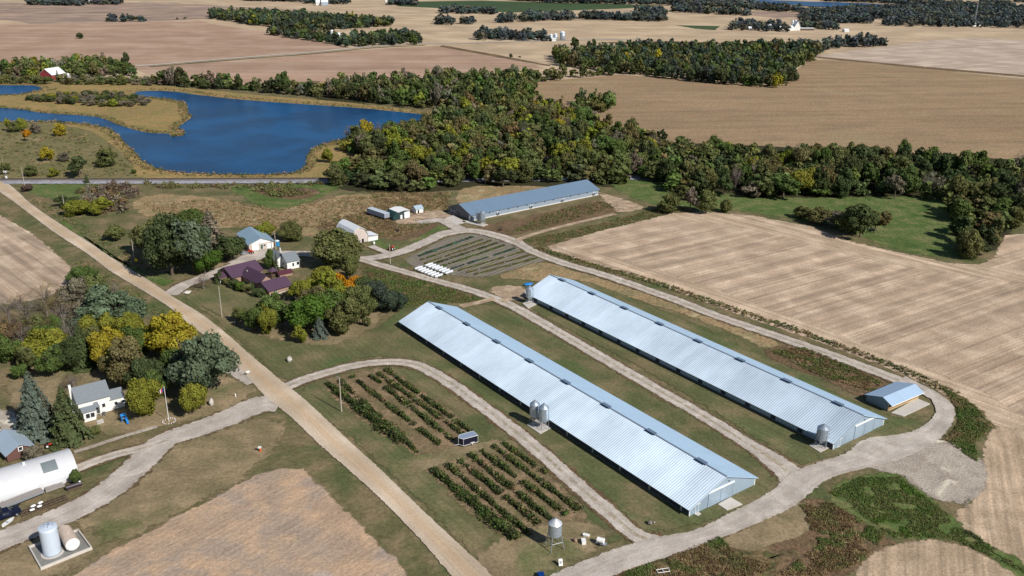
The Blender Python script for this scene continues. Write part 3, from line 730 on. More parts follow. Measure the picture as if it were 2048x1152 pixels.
PAL = {'olive': (.15, .163, .06), 'dark': (.085, .108, .045), 'green': (.11, .155, .045), 'bright': (.085, .145, .028),
       'yellowgreen': (.23, .24, .04), 'yellow': (.36, .30, .035), 'orange': (.48, .22, .02), 'brown': (.19, .135, .07),
       'grey': (.2, .175, .125), 'silver': (.14, .185, .11), 'bluegreen': (.12, .145, .115), 'bronze': (.17, .15, .065), 'purple': (.15, .105, .085),
       'tan': (.32, .23, .125), 'darkblue': (.075, .1, .068)}
def jitter(c_, a=.15):
    k = random.uniform(1-a, 1+a)
    return tuple(max(.005, v*k*random.uniform(1-a*.5, 1+a*.5)) for v in c_)
def plant(name, x, y, h, wd, key, col, label, cat='tree', group=None, crown='crown', z=0):
    r = empty(name, (x, y, z), random.uniform(0, 6.28), label, cat, group)
    c_, t = LIB[key]
    o = bpy.data.objects.new(crown, c_); COL.objects.link(o); o.parent = r; o.scale = (wd, wd, h); o.color = (*col, 1)
    t_ = bpy.data.objects.new('stem' if name == 'shrub' else 'trunk', t); COL.objects.link(t_); t_.parent = r; t_.scale = (wd, wd, h)
    return r
_k = [0]
def tree(px, py, top, wpx, pal, label, kind=None, name='deciduous_tree', group=None, cat='tree'):
    x, y = G(px, py); h = height_of(px, py, top)*1.03; wd = wpx*mpp(px, py)*1.08
    _k[0] += 1
    if kind is None: kind = NEAR[_k[0] % len(NEAR)]
    elif kind == 'spruce': kind = f'spruce{_k[0] % 2}'
    elif kind == 'shrub': kind = f'shrub{_k[0] % 3}'
    elif kind == 'bare': kind = f'bare{_k[0] % 2}'
    elif kind == 'mid': kind = MID[_k[0] % len(MID)]
    return plant(name, x, y, h, wd, kind, jitter(PAL[pal], .07), label, cat, group)
def inside(p, poly):
    r = False; j = len(poly)-1
    for i in range(len(poly)):
        a, b = poly[i], poly[j]
        if (a[1] > p[1]) != (b[1] > p[1]) and p[0] < (b[0]-a[0])*(p[1]-a[1])/(b[1]-a[1])+a[0]: r = not r
        j = i
    return r
def scatter(poly_px, spacing, tries=1.0, n=None):
    w_ = [G(*p) for p in poly_px]
    x0, x1 = min(p[0] for p in w_), max(p[0] for p in w_); y0, y1 = min(p[1] for p in w_), max(p[1] for p in w_)
    cell = spacing; grid = {}; out = []
    m = n or int((x1-x0)*(y1-y0)/spacing**2*6*tries)
    for _ in range(m):
        p = (random.uniform(x0, x1), random.uniform(y0, y1))
        if not inside(p, w_): continue
        if n: out.append(p); continue
        k = (int(p[0]//cell), int(p[1]//cell)); ok = True
        for i in (-1, 0, 1):
            for j in (-1, 0, 1):
                for q in grid.get((k[0]+i, k[1]+j), ()):
                    if math.dist(p, q) < spacing: ok = False
        if ok: grid.setdefault(k, []).append(p); out.append(p)
    return out

# --- the woods
random.seed(21)
WOODS = [  # polygon, spacing, (hmin,hmax), (wmin,wmax), palette weights, where, region name
 ([(330, 168), (440, 172), (560, 182), (690, 178), (860, 168), (950, 160), (1070, 162), (1066, 172), (1062, 200), (1040, 225), (890, 222), (800, 212), (700, 200), (600, 190), (500, 183), (330, 172)], 8.0, (10, 15), (9, 13), 'dark:5 olive:4 green:3 grey:2 bronze:1.5 yellowgreen:.6', 'in the belt of wood behind the far shore of the pond', 'wood behind the pond'),
 ([(1070, 160), (1240, 144), (1240, 149), (1150, 156), (1070, 165)], 8.0, (9, 13), (8, 11), 'dark:4 olive:4 green:2', 'at the narrow neck of wood above the brown cornfield', 'neck of the wood'),
 ([(900, 225), (1040, 226), (1100, 224), (1180, 240), (1205, 268), (1350, 300), (1240, 345), (1000, 340), (800, 330), (700, 310), (690, 290), (760, 285), (850, 262)], 7.5, (9, 14), (9, 13), 'olive:6 bronze:3 green:3 yellowgreen:1.4 dark:2 grey:2.2 yellow:.25', 'in the middle of the big wood between pond and cornfield', 'middle of the big wood'),
 ([(672, 345), (800, 332), (1000, 342), (1240, 347), (1240, 372), (1150, 362), (1085, 366), (1000, 374), (925, 358), (905, 376), (800, 387), (745, 378), (672, 373)], 7.5, (8, 13), (9, 13), 'olive:6 dark:3 green:3 bronze:2 yellowgreen:1.2 yellow:.2', 'on the front edge of the big wood behind the grey barn', 'front edge of the big wood'),
 ([(1350, 302), (1500, 318), (1640, 325), (1640, 360), (1640, 394), (1560, 396), (1450, 392), (1360, 388), (1290, 362), (1240, 345)], 7.5, (8, 13), (9, 13), 'olive:5 grey:3 bronze:2.5 dark:3 green:2 yellowgreen:1 yellow:.3', 'in the wood between cornfield and green meadow', 'wood above the green meadow'),
 ([(1640, 325), (1800, 332), (2048, 345), (2200, 350), (2200, 430), (2060, 425), (1990, 420), (1900, 412), (1880, 398), (1760, 396), (1640, 394)], 7.5, (9, 14), (8, 12), 'dark:6 olive:4 green:2 grey:1.2 bronze:1 orange:.12', 'in the dark wood at the right end above the green meadow', 'dark wood on the right'),
 ([(1900, 412), (2060, 425), (2200, 430), (2200, 440), (2040, 446), (2005, 470), (1975, 510), (1940, 522), (1920, 505), (1930, 460), (1905, 430)], 6.5, (7, 11), (8, 11), 'olive:5 dark:4 green:3 bronze:2', 'in the tongue of wood at the right end of the stubble field', 'tongue of wood by the stubble field'),
 ([(1110, 110), (1160, 122), (1300, 112), (1420, 112), (1560, 100), (1640, 108), (1620, 122), (1578, 142), (1588, 160), (1560, 176), (1420, 167), (1330, 157), (1240, 146), (1115, 130)], 9.0, (11, 15), (10, 14), 'darkblue:5 dark:5 olive:3 green:1 bronze:.6 yellow:.12', 'in the dark wood beyond the brown cornfield', 'dark wood beyond the cornfield'),
 ([(1125, 100), (1200, 104), (1300, 100), (1430, 103), (1560, 98), (1560, 106), (1420, 112), (1300, 110), (1200, 114)], 11, (11, 15), (10, 14), 'darkblue:6 dark:4 olive:1', '', ''),
 ([(1230, 210), (1160, 205), (1150, 214), (1200, 226), (1215, 222)], 6, (8, 12), (7, 10), 'olive:4 dark:3 green:2', 'in the clump at the near corner of the brown cornfield', 'clump at the cornfield corner'),
 ([(415, 36), (470, 45), (560, 58), (640, 62), (790, 52), (780, 48), (560, 32), (440, 28)], 11, (11, 15), (11, 15), 'darkblue:6 dark:4 olive:1.5 yellowgreen:.2', '', ''),
 ([(530, 70), (640, 84), (700, 95), (845, 88), (830, 76), (790, 70), (690, 80), (620, 72), (560, 66)], 11, (9, 13), (10, 14), 'darkblue:6 dark:4 green:1', '', ''),
 ([(0, 150), (110, 158), (265, 152), (265, 136), (160, 128), (110, 140), (0, 135)], 8.5, (9, 14), (9, 12), 'olive:4 green:3 dark:2 yellowgreen:1 grey:1.5', 'in the grove around the red barn past the pond', 'grove around the red barn'),
 ([(0, 160), (70, 162), (70, 168), (0, 168)], 6, (4, 7), (6, 9), 'olive:4 grey:2', 'in the grove around the red barn past the pond', 'grove around the red barn'),
 ([(120, 170), (265, 170), (330, 172), (330, 164), (200, 160), (125, 162)], 7, (4, 7), (7, 10), 'olive:4 grey:2 green:1', 'in the bushes between red barn and pond', 'bushes between red barn and pond'),
]
BLDG = [(92, 157, 14), (130, 158, 9)]
def pick(pw):
    ks = [(a.split(':')[0], float(a.split(':')[1])) for a in pw.split()]
    t = random.uniform(0, sum(k[1] for k in ks))
    for k, v in ks:
        t -= v
        if t <= 0: return k
    return ks[-1][0]
TN = {'olive': 'olive green', 'dark': 'dark green', 'green': 'mid green', 'bright': 'bright green', 'yellowgreen': 'yellow green', 'yellow': 'bright yellow',
      'orange': 'orange', 'brown': 'brown', 'grey': 'thin greyish brown', 'bronze': 'bronze brown', 'darkblue': 'dark blue green'}
cand = []
avoid = [(G(a, b), r) for a, b, r in BLDG]
for poly, sp, hh, ww, pw, where, grp in WOODS:
    for p in scatter(poly, sp*.95):
        if any(math.dist(p, q) < r for q, r in avoid): continue
        pal = pick(pw); h = random.uniform(*hh)*random.choice((.6, .8, .95, 1, 1.05, 1.15)); wd = random.uniform(*ww)*random.uniform(.85, 1.2)
        if pal == 'grey': wd *= .85
        cand.append((h/math.hypot(p[0], p[1], H), p, h, wd, pal, where, grp))
cand.sort(key=lambda a: -a[0])
TOPN = 262
mass = []
cnt = 0
for i, (_, p, h, wd, pal, where, grp) in enumerate(cand):
    px = P(p[0], p[1], h*.5)
    seen = -10 < px[0] < 2058 and px[1] > 0
    if where and seen and cnt < TOPN:
        cnt += 1
        plant('deciduous_tree', p[0], p[1], h, wd, f'bare{i % 2}' if pal == 'grey' and i % 3 else MID[i % 6], jitter(PAL[pal], .13), f'{TN[pal]} tree {where}', 'tree', f'{TN[pal]} trees, {grp}')
    elif -80 < px[0] < 2130: mass.append((p, h, wd, jitter(PAL[pal], .25)))
# far-off woods and tree lines (one mass)
FARW = [
 ([(60, 10), (170, 12), (115, -4), (60, 0)], 12), ([(175, 9), (245, 10), (240, 3), (180, 0)], 16), ([(490, 2), (600, 4), (600, -2), (490, -4)], 14), ([(610, 8), (700, 9), (690, 2), (615, 0)], 14),
 ([(780, 10), (835, 11), (830, 3), (790, 0)], 14), ([(880, 27), (990, 29), (985, 25), (890, 23)], 14), ([(870, 48), (905, 50), (905, 45), (870, 44)], 12), ([(925, 49), (950, 49), (950, 45), (925, 45)], 12),
 ([(995, 46), (1030, 46), (1025, 38), (1000, 38)], 12), ([(1040, 44), (1150, 40), (1140, 34), (1060, 33), (1040, 38)], 12), ([(1160, 38), (1330, 44), (1325, 36), (1250, 36), (1165, 33)], 12), ([(1290, 28), (1330, 30), (1330, 25), (1270, 22)], 13),
 ([(1345, 24), (1495, 32), (1495, 28), (1350, 19)], 13), ([(955, 80), (1065, 82), (1060, 75), (960, 70)], 11), ([(1070, 82), (1092, 82), (1090, 76), (1072, 76)], 11),
 ([(1460, 60), (1580, 64), (1560, 56), (1470, 52)], 12), ([(1608, 58), (1670, 60), (1668, 55), (1610, 52)], 12),
 ([(1650, 100), (1670, 98), (1690, 96), (1700, 92), (1655, 90)], 12), ([(1705, 94), (1775, 94), (1770, 87), (1710, 87)], 12), ([(1600, 108), (1645, 108), (1650, 98), (1600, 98)], 12),
 ([(960, -4), (1100, 6), (1330, 10), (1480, 18), (1600, 26), (1600, 20), (1480, 8), (1330, 0), (1100, -10)], 14), ([(1600, 46), (1740, 47), (1740, 38), (1700, 22), (1610, 26)], 13),
 ([(1765, 52), (1880, 54), (2150, 58), (2150, 24), (1900, 22), (1840, 18), (1700, 20), (1740, 36), (1780, 40)], 14),
 ([(1650, 3), (1760, 6), (1900, 18), (1980, 26), (2150, 24), (1900, 10), (1780, 0), (1650, -3)], 15), ([(1960, 12), (2020, 13), (2020, 9), (1960, 8)], 14), ([(2030, 5), (2150, 8), (2150, 3), (2030, 1)], 14),
 ([(205, 43), (245, 44), (293, 43), (293, 41), (205, 41)], 16), ([(-100, -22), (2150, -8), (2150, -18), (-100, -34)], 26),
 ([(1100, -14), (1500, -6), (1500, -16), (1100, -24)], 18),
]
for poly, sp in FARW:
    for p in scatter(poly, sp):
        big = p[1] > 1600
        mass.append((p, random.uniform(9, 15), random.uniform(12, 17)*(1.2 if big else 1), jitter((.095, .118, .115) if random.random() < .7 else (.125, .132, .1), .2)))  # pale bluish tints put the distance haze into the leaf colour
def mass_obj(name, items, label, cat, kind='stuff'):
    Vs = []; Ss = []; Ts = []
    for i, (p, h, wd, col) in enumerate(items):
        V, sh = LOW[i % 6]
        far_ = math.hypot(*p) > 1100
        if far_: V = V[:len(V)//2//4*4]; sh = sh[:len(V)//4]
        a = random.uniform(0, 6.28); ca, sa = math.cos(a), math.sin(a)
        X = np.stack([(V[:, 0]*ca-V[:, 1]*sa)*wd+p[0], (V[:, 0]*sa+V[:, 1]*ca)*wd+p[1], V[:, 2]*h], 1)
        if far_:
            m_ = X.reshape(-1, 4, 3); cc = m_.mean(1, keepdims=True); X = (cc+(m_-cc)*1.5).reshape(-1, 3)
        Vs.append(X); Ss.append(sh); Ts.append(np.tile(col, (len(sh), 1)))
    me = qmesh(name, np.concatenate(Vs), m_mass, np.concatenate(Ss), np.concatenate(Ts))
    o = bpy.data.objects.new(name, me); COL.objects.link(o)
    return tag(o, label, cat, kind=kind)
mass_obj('far_woodland', mass, 'distant dark green woods and tree lines reaching to the horizon', 'woodland')

def brush(name, polys, n, size, hgt, pals, label, cat='undergrowth', per=14, leaf=.45, upright=False, pts=None):
    """low undergrowth nobody could count, one object"""
    Vs = []; Ss = []; Ts = []
    P_ = []
    if pts is not None: P_ = pts
    else:
        for poly in polys: P_ += scatter(poly, 1, n=int(n))
    from mathutils import noise as mn
    ks = [(a.split(':')[0], float(a.split(':')[1])) for a in pals.split()]; tot = sum(k_[1] for k_ in ks)
    def coh(p):
        v = mn.noise(Vector((p[0]/7, p[1]/7, 3.1)))*.9+mn.noise(Vector((p[0]/2, p[1]/2, 7.7)))*.35+.5+random.uniform(-.12, .12)
        t = max(0, min(.999, v))*tot
        for k_, w_ in ks:
            t -= w_
            if t <= 0: return PAL[k_]
        return PAL[ks[-1][0]]
    for p in P_:
        if mn.noise(Vector((p[0]/3.5, p[1]/3.5, 1.))) < -.28 and polys: continue
        s_ = random.uniform(*size); h = random.uniform(*hgt); k = per
        a = rng.uniform(0, 6.28, k); r = rng.uniform(0, 1, k)**.5*s_*.5
        z = rng.uniform(.15, 1, k)*h*(1-.5*(r/(s_*.5))**2)
        pos = np.stack([p[0]+r*np.cos(a), p[1]+r*np.sin(a), z], 1)
        if upright: nor = np.stack([np.cos(a), np.sin(a), np.full(k, .3)], 1); pos[:, 2] = h*.5; V = quads(pos, nor, np.full(k, leaf), 1); V[:, 2] = pos[:, 2].repeat(4)+(V[:, 2]-pos[:, 2].repeat(4))*h/leaf
        else: nor = np.stack([np.cos(a)*.5, np.sin(a)*.5, np.full(k, .8)], 1)+rng.normal(size=(k, 3))*.5; V = quads(pos, nor, rng.uniform(.6, 1.3, k)*leaf)
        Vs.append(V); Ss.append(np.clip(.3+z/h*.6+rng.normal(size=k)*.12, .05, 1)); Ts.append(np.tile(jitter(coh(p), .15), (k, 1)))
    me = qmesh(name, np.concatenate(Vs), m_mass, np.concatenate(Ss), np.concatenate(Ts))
    o = bpy.data.objects.new(name, me); COL.objects.link(o)
    return tag(o, label, cat, kind='stuff')
random.seed(5)
# reeds along the shores
def shore(pts, depth, dens, inward=1):
    q = crom([G(*p) for p in pts], False, 2); out = []
    for i in range(len(q)-1):
        a, b = Vector(q[i]), Vector(q[i+1]); d = (b-a)
        if d.length < .01: continue
        n_ = Vector((-d.y, d.x)).normalized()*inward
        for _ in range(max(1, int(d.length*depth*dens))):
            p = a+d*random.random()+n_*random.uniform(-.3, depth); out.append((p.x, p.y))
    return out
far_sh = [(270, 184), (287, 181), (342, 182), (403, 190), (513, 201), (700, 214), (777, 221), (866, 232)]
pen = [(-60, 216), (0, 216), (85, 226), (191, 234), (239, 251), (291, 265), (338, 268), (342, 274), (366, 272), (369, 264), (356, 256), (362, 251), (383, 234), (376, 227), (372, 208), (355, 202), (318, 196), (273, 193)]
west = [(-60, 244), (51, 243), (120, 243), (171, 248), (212, 256), (239, 272), (246, 284), (267, 301), (284, 321), (318, 337), (359, 345), (479, 349), (564, 348), (595, 342), (612, 328), (615, 311), (632, 294), (677, 280)]
brush('reed_bed', None, 0, (1.2, 2), (1.3, 2.1), 'tan:6 olive:3 bronze:3', 'tan and green reeds standing along the far shore of the pond', 'reeds', 9, .5, pts=shore(far_sh, 9, .16, 1)+shore([(-60, 169), (30, 170), (68, 171), (84, 178), (60, 184)], 5, .2, 1))
brush('reed_bed', None, 0, (1.2, 2), (1.2, 2), 'tan:6 olive:4 bronze:3', 'tan and green reeds fringing the low peninsula in the pond', 'reeds', 9, .5, pts=shore(pen, 6, .3, 1)+shore([(0, 191), (50, 188), (110, 178)], 4, .3, -1))
brush('reed_bed', None, 0, (1.2, 2), (1, 1.8), 'tan:6 olive:3 bronze:4', 'tan reeds along the near shore of the pond beside the railway', 'reeds', 9, .5, pts=shore(west, 6, .3, -1))
brush('tall_grass', [[(280, 405), (440, 398), (560, 418), (700, 392), (870, 400), (860, 425), (700, 445), (560, 462), (330, 438)]], 4500, (.8, 1.8), (.1, .35), 'tan:7 brown:2 tan:2 olive:1 tan:3', 'dry tan grass between railway and farmyard', 'tall grass', 9, .34)
brush('weeds', [[(735, 535), (860, 566), (965, 600), (900, 606), (770, 618), (745, 590)]], 4200, (.8, 1.8), (.12, .6), 'green:4 olive:5 bronze:1 brown:1', 'green weeds beside the track behind the long barns', 'weeds', 12, .27)
brush('weeds', [[(1540, 702), (1610, 695), (1700, 733), (1765, 765), (1750, 785), (1640, 752)]], 4000, (.6, 1.5), (.12, .6), 'tan:1 brown:3 olive:3 green:1 bronze:2 tan:1', 'brown and green weeds between right long barn and outer track', 'weeds', 12, .22)
brush('weeds', [[(1660, 985), (1720, 955), (1800, 955), (1890, 1025), (2000, 1105), (2060, 1150), (2000, 1120), (1900, 1075), (1790, 1075)]], 8000, (.5, 1.3), (.06, .32), 'dark:1 green:5 olive:3 bright:2', 'low green weeds in the hollow at the lower right', 'weeds', 12, .17)
brush('weeds', [[(1600, 1010), (1660, 1005), (1770, 1068), (1720, 1125), (1640, 1150), (1560, 1150), (1640, 1090)], [(1240, 1150), (1340, 1115), (1440, 1075), (1470, 1110), (1540, 1130), (1500, 1160), (1300, 1180)]], 8500, (.5, 1.4), (.1, .55), 'green:1 olive:4 tan:2 brown:5 bronze:2', 'rusty brown brush beside the drive at the lower right', 'brush', 14, .17)
brush('weeds', [[(1885, 775), (1950, 812), (1982, 850), (1950, 885), (1955, 925), (1890, 880), (1918, 848), (1912, 812)]], 4500, (.5, 1.3), (.08, .45), 'green:3 olive:4 bronze:2 tan:2', 'weeds along the outer curve of the drive', 'weeds', 12, .2)
m1 = [(1068, 497), (1100, 507), (1200, 538), (1300, 565), (1460, 620), (1600, 667), (1750, 722), (1850, 765), (1900, 790)]
brush('weeds', None, 0, (.6, 1.3), (.2, .75), 'dark:2 olive:5 tan:1 bronze:3 brown:2', 'dark weedy verge between outer track and stubble field', 'verge', 12, .3, pts=shore(m1, 3.4, 1.6, 1))
brush('weeds', [[(1050, 480), (1150, 460), (1330, 412), (1380, 416), (1250, 448), (1110, 488)], [(1010, 470), (1080, 432), (1190, 402), (1240, 410), (1180, 430), (1070, 458)]], 2600, (.8, 2), (.12, .6), 'bronze:3 olive:4 brown:3 tan:1', 'brown weeds around the field corner below the grey barn', 'weeds', 12, .3)
brush('thicket', [[(155, 380), (250, 368), (275, 385), (275, 402), (250, 425), (190, 432), (160, 410)]], 260, (3, 5), (2, 4), 'purple:5 grey:3 brown:3', 'dense reddish brown thicket between road and railway', 'thicket', 40, .7)
brush('thicket', [[(280, 366), (420, 370), (640, 366), (670, 372), (480, 378), (300, 376)], [(505, 380), (600, 376), (640, 385), (560, 396)]], 170, (2, 4), (1, 2.2), 'olive:5 bronze:4 purple:2', 'low scrub on the bank below the railway', 'scrub', 26, .6)
brush('ground_cover', [[(0, 262), (120, 250), (220, 290), (260, 330), (300, 352), (0, 355)]], 900, (1.2, 3), (.3, 1.2), 'tan:4 olive:4 bronze:3 grey:3', 'rough grass and weeds on the slope left of the pond', 'rough grass', 10, .6)
brush('ground_cover', [[(640, 440), (760, 420), (790, 450), (870, 445), (800, 475), (660, 470)], [(740, 385), (900, 385), (900, 420), (760, 420)]], 2400, (1, 2.2), (.12, .6), 'brown:4 tan:4 bronze:2 olive:2', 'brown weeds around the white gambrel barn', 'rough grass', 10, .32)
gr_pts = shore([(171, 520), (276, 590), (339, 630), (432, 705)], 5, .5, -1)+shore([(61, 400), (183, 480), (293, 550)], 5, .4, 1)
brush('grass_verge', None, 0, (.5, 1.1), (.1, .35), 'olive:4 green:3 tan:2', 'grass verge along the gravel road', 'verge', 8, .35, pts=gr_pts)
brush('weeds', None, 0, (.5, 1), (.3, 1.1), 'grey:4 purple:2 tan:3', 'dry weeds growing along the foot of the white arched building', 'weeds', 12, .25, pts=shore([(0, 1010), (60, 992), (140, 966)], 1.0, 1.6, -1))

# --- trees near the farmyards
A = 'tree'
T = tree
T(78, 870, 746, 84, 'bluegreen', 'tall blue grey spruce beside the brick shed, the left of the two spruces', 'spruce', 'spruce_tree')
T(140, 880, 776, 80, 'dark', 'tall dark green spruce in front of the white house', 'spruce', 'spruce_tree')
T(168, 735, 650, 60, 'dark', 'dark conifer behind the yellow tree in the left grove', 'spruce', 'spruce_tree')
T(400, 797, 664, 128, 'silver', 'big silvery green tree at the corner of the gravel road and the left drive', 'near4')
T(380, 828, 757, 52, 'yellowgreen', 'small yellow green tree beside the flagpole')
T(218, 742, 654, 80, 'yellow', 'bright yellow tree behind the white house')
T(258, 772, 684, 98, 'bronze', 'brown tinged round tree right behind the white house')
T(288, 828, 758, 66, 'yellowgreen', 'yellow green tree at the right end of the white house')
T(316, 800, 738, 44, 'green', 'dark green bushy tree between white house and silvery tree')
T(330, 718, 622, 104, 'yellow', 'large golden yellow tree by the gravel road')
T(388, 738, 655, 74, 'yellow', 'golden tree half hidden by the big silvery green tree')
T(285, 716, 640, 76, 'green', 'green tree between the two yellow trees')
T(235, 665, 574, 124, 'silver', 'broad pale silver green tree at the far side of the left grove')
T(195, 690, 625, 54, 'yellowgreen', 'yellow tinted tree below the broad pale tree')
T(100, 722, 655, 80, 'yellowgreen', 'flat topped yellow green tree over the lawn')
T(108, 752, 696, 58, 'green', 'rounded dark green tree below the flat topped yellow green tree')
T(165, 565, 525, 44, 'green', 'green tree at the corner of the left stubble field')
T(15, 725, 660, 66, 'green', 'green tree at the left edge of the picture')
T(48, 705, 640, 62, 'purple', 'dark leafless looking tree in the left grove', 'bare')
T(148, 782, 745, 40, 'purple', 'small purple brown tree behind the white house chimney', 'bare')
T(42, 758, 728, 30, 'green', 'small green bush on the lawn above the blue grey spruce', 'shrub', 'shrub', cat='bush')
T(72, 918, 892, 42, 'grey', 'greyish bush in front of the brick shed', 'shrub', 'shrub', cat='bush')
T(154, 966, 938, 26, 'green', 'green bush at the end of the white arched building', 'shrub', 'shrub', cat='bush')
T(190, 868, 852, 22, 'olive', 'small bush on the lawn before the white house', 'shrub', 'shrub', cat='bush')
gcol = [('grey', 'bare'), ('tan', 'bare'), ('grey', 'near1'), ('brown', 'bare'), ('olive', 'near3'), ('grey', 'bare')]
random.seed(3)
GP = [(60, 655, 590, 64), (95, 630, 560, 60), (150, 622, 558, 70), (130, 662, 592, 74), (190, 610, 545, 56), (20, 650, 590, 56), (205, 632, 578, 60), (40, 620, 585, 40), (170, 660, 600, 60), (110, 690, 635, 60), (70, 690, 630, 56), (225, 600, 560, 50), (150, 700, 640, 60), (0, 690, 620, 50)]
for i, (a, b, t_, w_) in enumerate(GP):
    pal, kd = gcol[i % 6]
    T(a, b, t_, w_, pal, {'grey': 'thin greyish tree with sparse leaves in the grove left of the gravel road', 'tan': 'pale tan thinning tree in the grove left of the gravel road', 'brown': 'brown thinning tree in the grove left of the gravel road', 'olive': 'olive leafed tree in the grove left of the gravel road'}[pal], kd, group=f'{pal} trees of the left grove')
# clump by the farm entrance
T(345, 550, 425, 100, 'dark', 'large dark green tree in front of the clump at the farm entrance')
T(388, 545, 432, 96, 'silver', 'grey green large tree in the clump at the farm entrance')
T(312, 508, 430, 62, 'olive', 'olive tree at the left side of the farm entrance clump')
T(372, 470, 415, 76, 'green', 'green tree at the back of the farm entrance clump')
T(404, 460, 418, 50, 'bronze', 'bronze brown tree at the back of the farm entrance clump')
T(425, 508, 422, 76, 'grey', 'tall greyish spruce by the blue roofed workshop', 'spruce', 'spruce_tree')
T(410, 548, 488, 50, 'bright', 'bright green young tree at the right foot of the farm entrance clump')
T(463, 520, 467, 66, 'dark', 'round dark green tree in front of the blue roofed workshop')
T(234, 477, 450, 52, 'olive', 'lone olive bush between gravel road and entrance clump', 'shrub', 'shrub', cat='bush')
T(162, 428, 393, 56, 'yellowgreen', 'yellow green bushy tree at the left edge of the brown thicket')
T(198, 428, 396, 50, 'yellowgreen', 'yellow green bushy tree in front of the brown thicket')
T(140, 415, 392, 36, 'dark', 'dark small tree left of the brown thicket')
T(56, 382, 368, 22, 'purple', 'dark red bush between the gravel road and the railway', 'shrub', 'shrub', cat='bush')
T(174, 366, 348, 14, 'dark', 'small dark evergreen on the railway bank', 'slim', 'conifer')
T(532, 476, 442, 34, 'yellowgreen', 'yellow green tree behind the blue roofed workshop')
T(575, 482, 440, 52, 'olive', 'round olive tree right of the blue roofed workshop')
T(540, 538, 500, 26, 'green', 'columnar green tree at the left end of the white farmhouse', 'near1')
T(554, 544, 506, 14, 'dark', 'slim conifer touching the white farmhouse', 'slim', 'conifer')
T(665, 536, 456, 104, 'olive', 'large olive green tree between the white farmhouse and the gambrel barn', 'near0')
T(700, 560, 505, 40, 'olive', 'small olive tree behind the orange tree')
T(601, 604, 556, 46, 'yellowgreen', 'yellow green tree at the right end of the purple roofed house')
T(640, 590, 530, 66, 'yellowgreen', 'yellow tinted tree behind the row of green trees')
T(665, 612, 545, 60, 'yellowgreen', 'yellowing tree left of the orange tree')
T(698, 598, 548, 48, 'orange', 'bright orange tree behind the purple roofed house')
T(630, 625, 572, 56, 'bronze', 'bronze tree between the yellow and the green trees')
T(560, 655, 588, 76, 'green', 'dark green round tree at the left of the row below the purple roofed house')
T(612, 655, 580, 92, 'bright', 'bright green broad tree in the row below the purple roofed house')
T(660, 645, 578, 72, 'green', 'green tree in the middle of the row below the purple roofed house')
T(690, 664, 598, 80, 'olive', 'dark olive tree at the right of the row')
T(722, 632, 570, 60, 'olive', 'olive tree behind the row next to the dark junipers')
T(752, 620, 560, 50, 'darkblue', 'left one of the dark junipers by the weeds', 'near2')
T(782, 622, 572, 46, 'darkblue', 'right one of the dark junipers by the weeds', 'near5')
T(742, 600, 545, 50, 'dark', 'dark tree behind the junipers')
T(640, 674, 634, 36, 'bluegreen', 'small blue green conifer in front of the tree row', 'spruce', 'spruce_tree')
T(602, 687, 652, 27, 'yellowgreen', 'small yellowing tree standing free on the lawn')
T(538, 668, 611, 38, 'yellowgreen', 'slender yellow green tree with a pale trunk at the left of the row')
T(512, 660, 612, 40, 'green', 'small dark tree left of the slender yellow green tree')
T(480, 642, 612, 34, 'olive', 'leftmost small tree of the row on the lawn')
T(733, 652, 632, 17, 'olive', 'tiny round tree on the lawn right of the row', 'shrub')
T(440, 564, 541, 26, 'dark', 'small dark spruce at the left corner of the purple roofed house', 'spruce', 'spruce_tree')
T(408, 578, 550, 38, 'purple', 'purple grey bush at the bend of the driveway', 'bare', 'shrub', cat='bush')
T(508, 592, 562, 14, 'dark', 'cone shaped evergreen against the purple roofed house', 'slim', 'conifer')
for i, (a, b, t_, w_, pal) in enumerate([(470, 574, 558, 24, 'dark'), (483, 580, 563, 26, 'bright'), (494, 583, 566, 22, 'olive'), (520, 592, 576, 24, 'dark'), (455, 568, 556, 20, 'olive')]):
    T(a, b, t_, w_, pal, ['dark bush nearest the porch of the purple roofed house', 'bright green bush along the purple roofed house', 'olive bush left of the cone shaped evergreen', 'dark bush right of the cone shaped evergreen', 'low olive bush at the porch corner of the purple roofed house'][i], 'shrub', 'shrub', cat='bush')
T(117, 164, 140, 13, 'dark', 'dark evergreen between the red barn and the small white roofed shed', 'slim', 'conifer')
T(96, 168, 153, 18, 'green', 'green bush before the red front of the far barn', 'mid')
T(82, 168, 150, 22, 'olive', 'olive bush tree before the left end of the red barn', 'mid')
T(104, 700, 640, 50, 'green', 'green tree behind the flat topped yellow green tree', 'near2')
T(250, 720, 660, 56, 'green', 'green tree squeezed between the yellow tree and the large golden tree', 'near0')
T(300, 780, 700, 60, 'dark', 'dark green tree between the brown tree and the silvery tree', 'near5')
T(60, 740, 690, 50, 'olive', 'olive tree at the far edge of the left lawn', 'near1')
for a_, b_, t_, w_, pal, lb in [(140, 740, 676, 56, 'dark', 'dark tree between the flat topped tree and the dark conifer'), (182, 712, 650, 54, 'olive', 'olive tree above the dark conifer of the left grove'), (345, 760, 690, 60, 'green', 'green tree at the left foot of the silvery tree'), (270, 690, 622, 60, 'yellowgreen', 'yellow green tree behind the squeezed green tree'), (360, 690, 640, 60, 'yellow', 'golden tree at the road edge of the left grove'), (236, 758, 700, 50, 'bronze', 'bronze tree at the left foot of the brown tinged round tree'), (25, 700, 640, 60, 'brown', 'brown tree at the left edge behind the green tree')]:
    T(a_, b_, t_, w_, pal, lb)
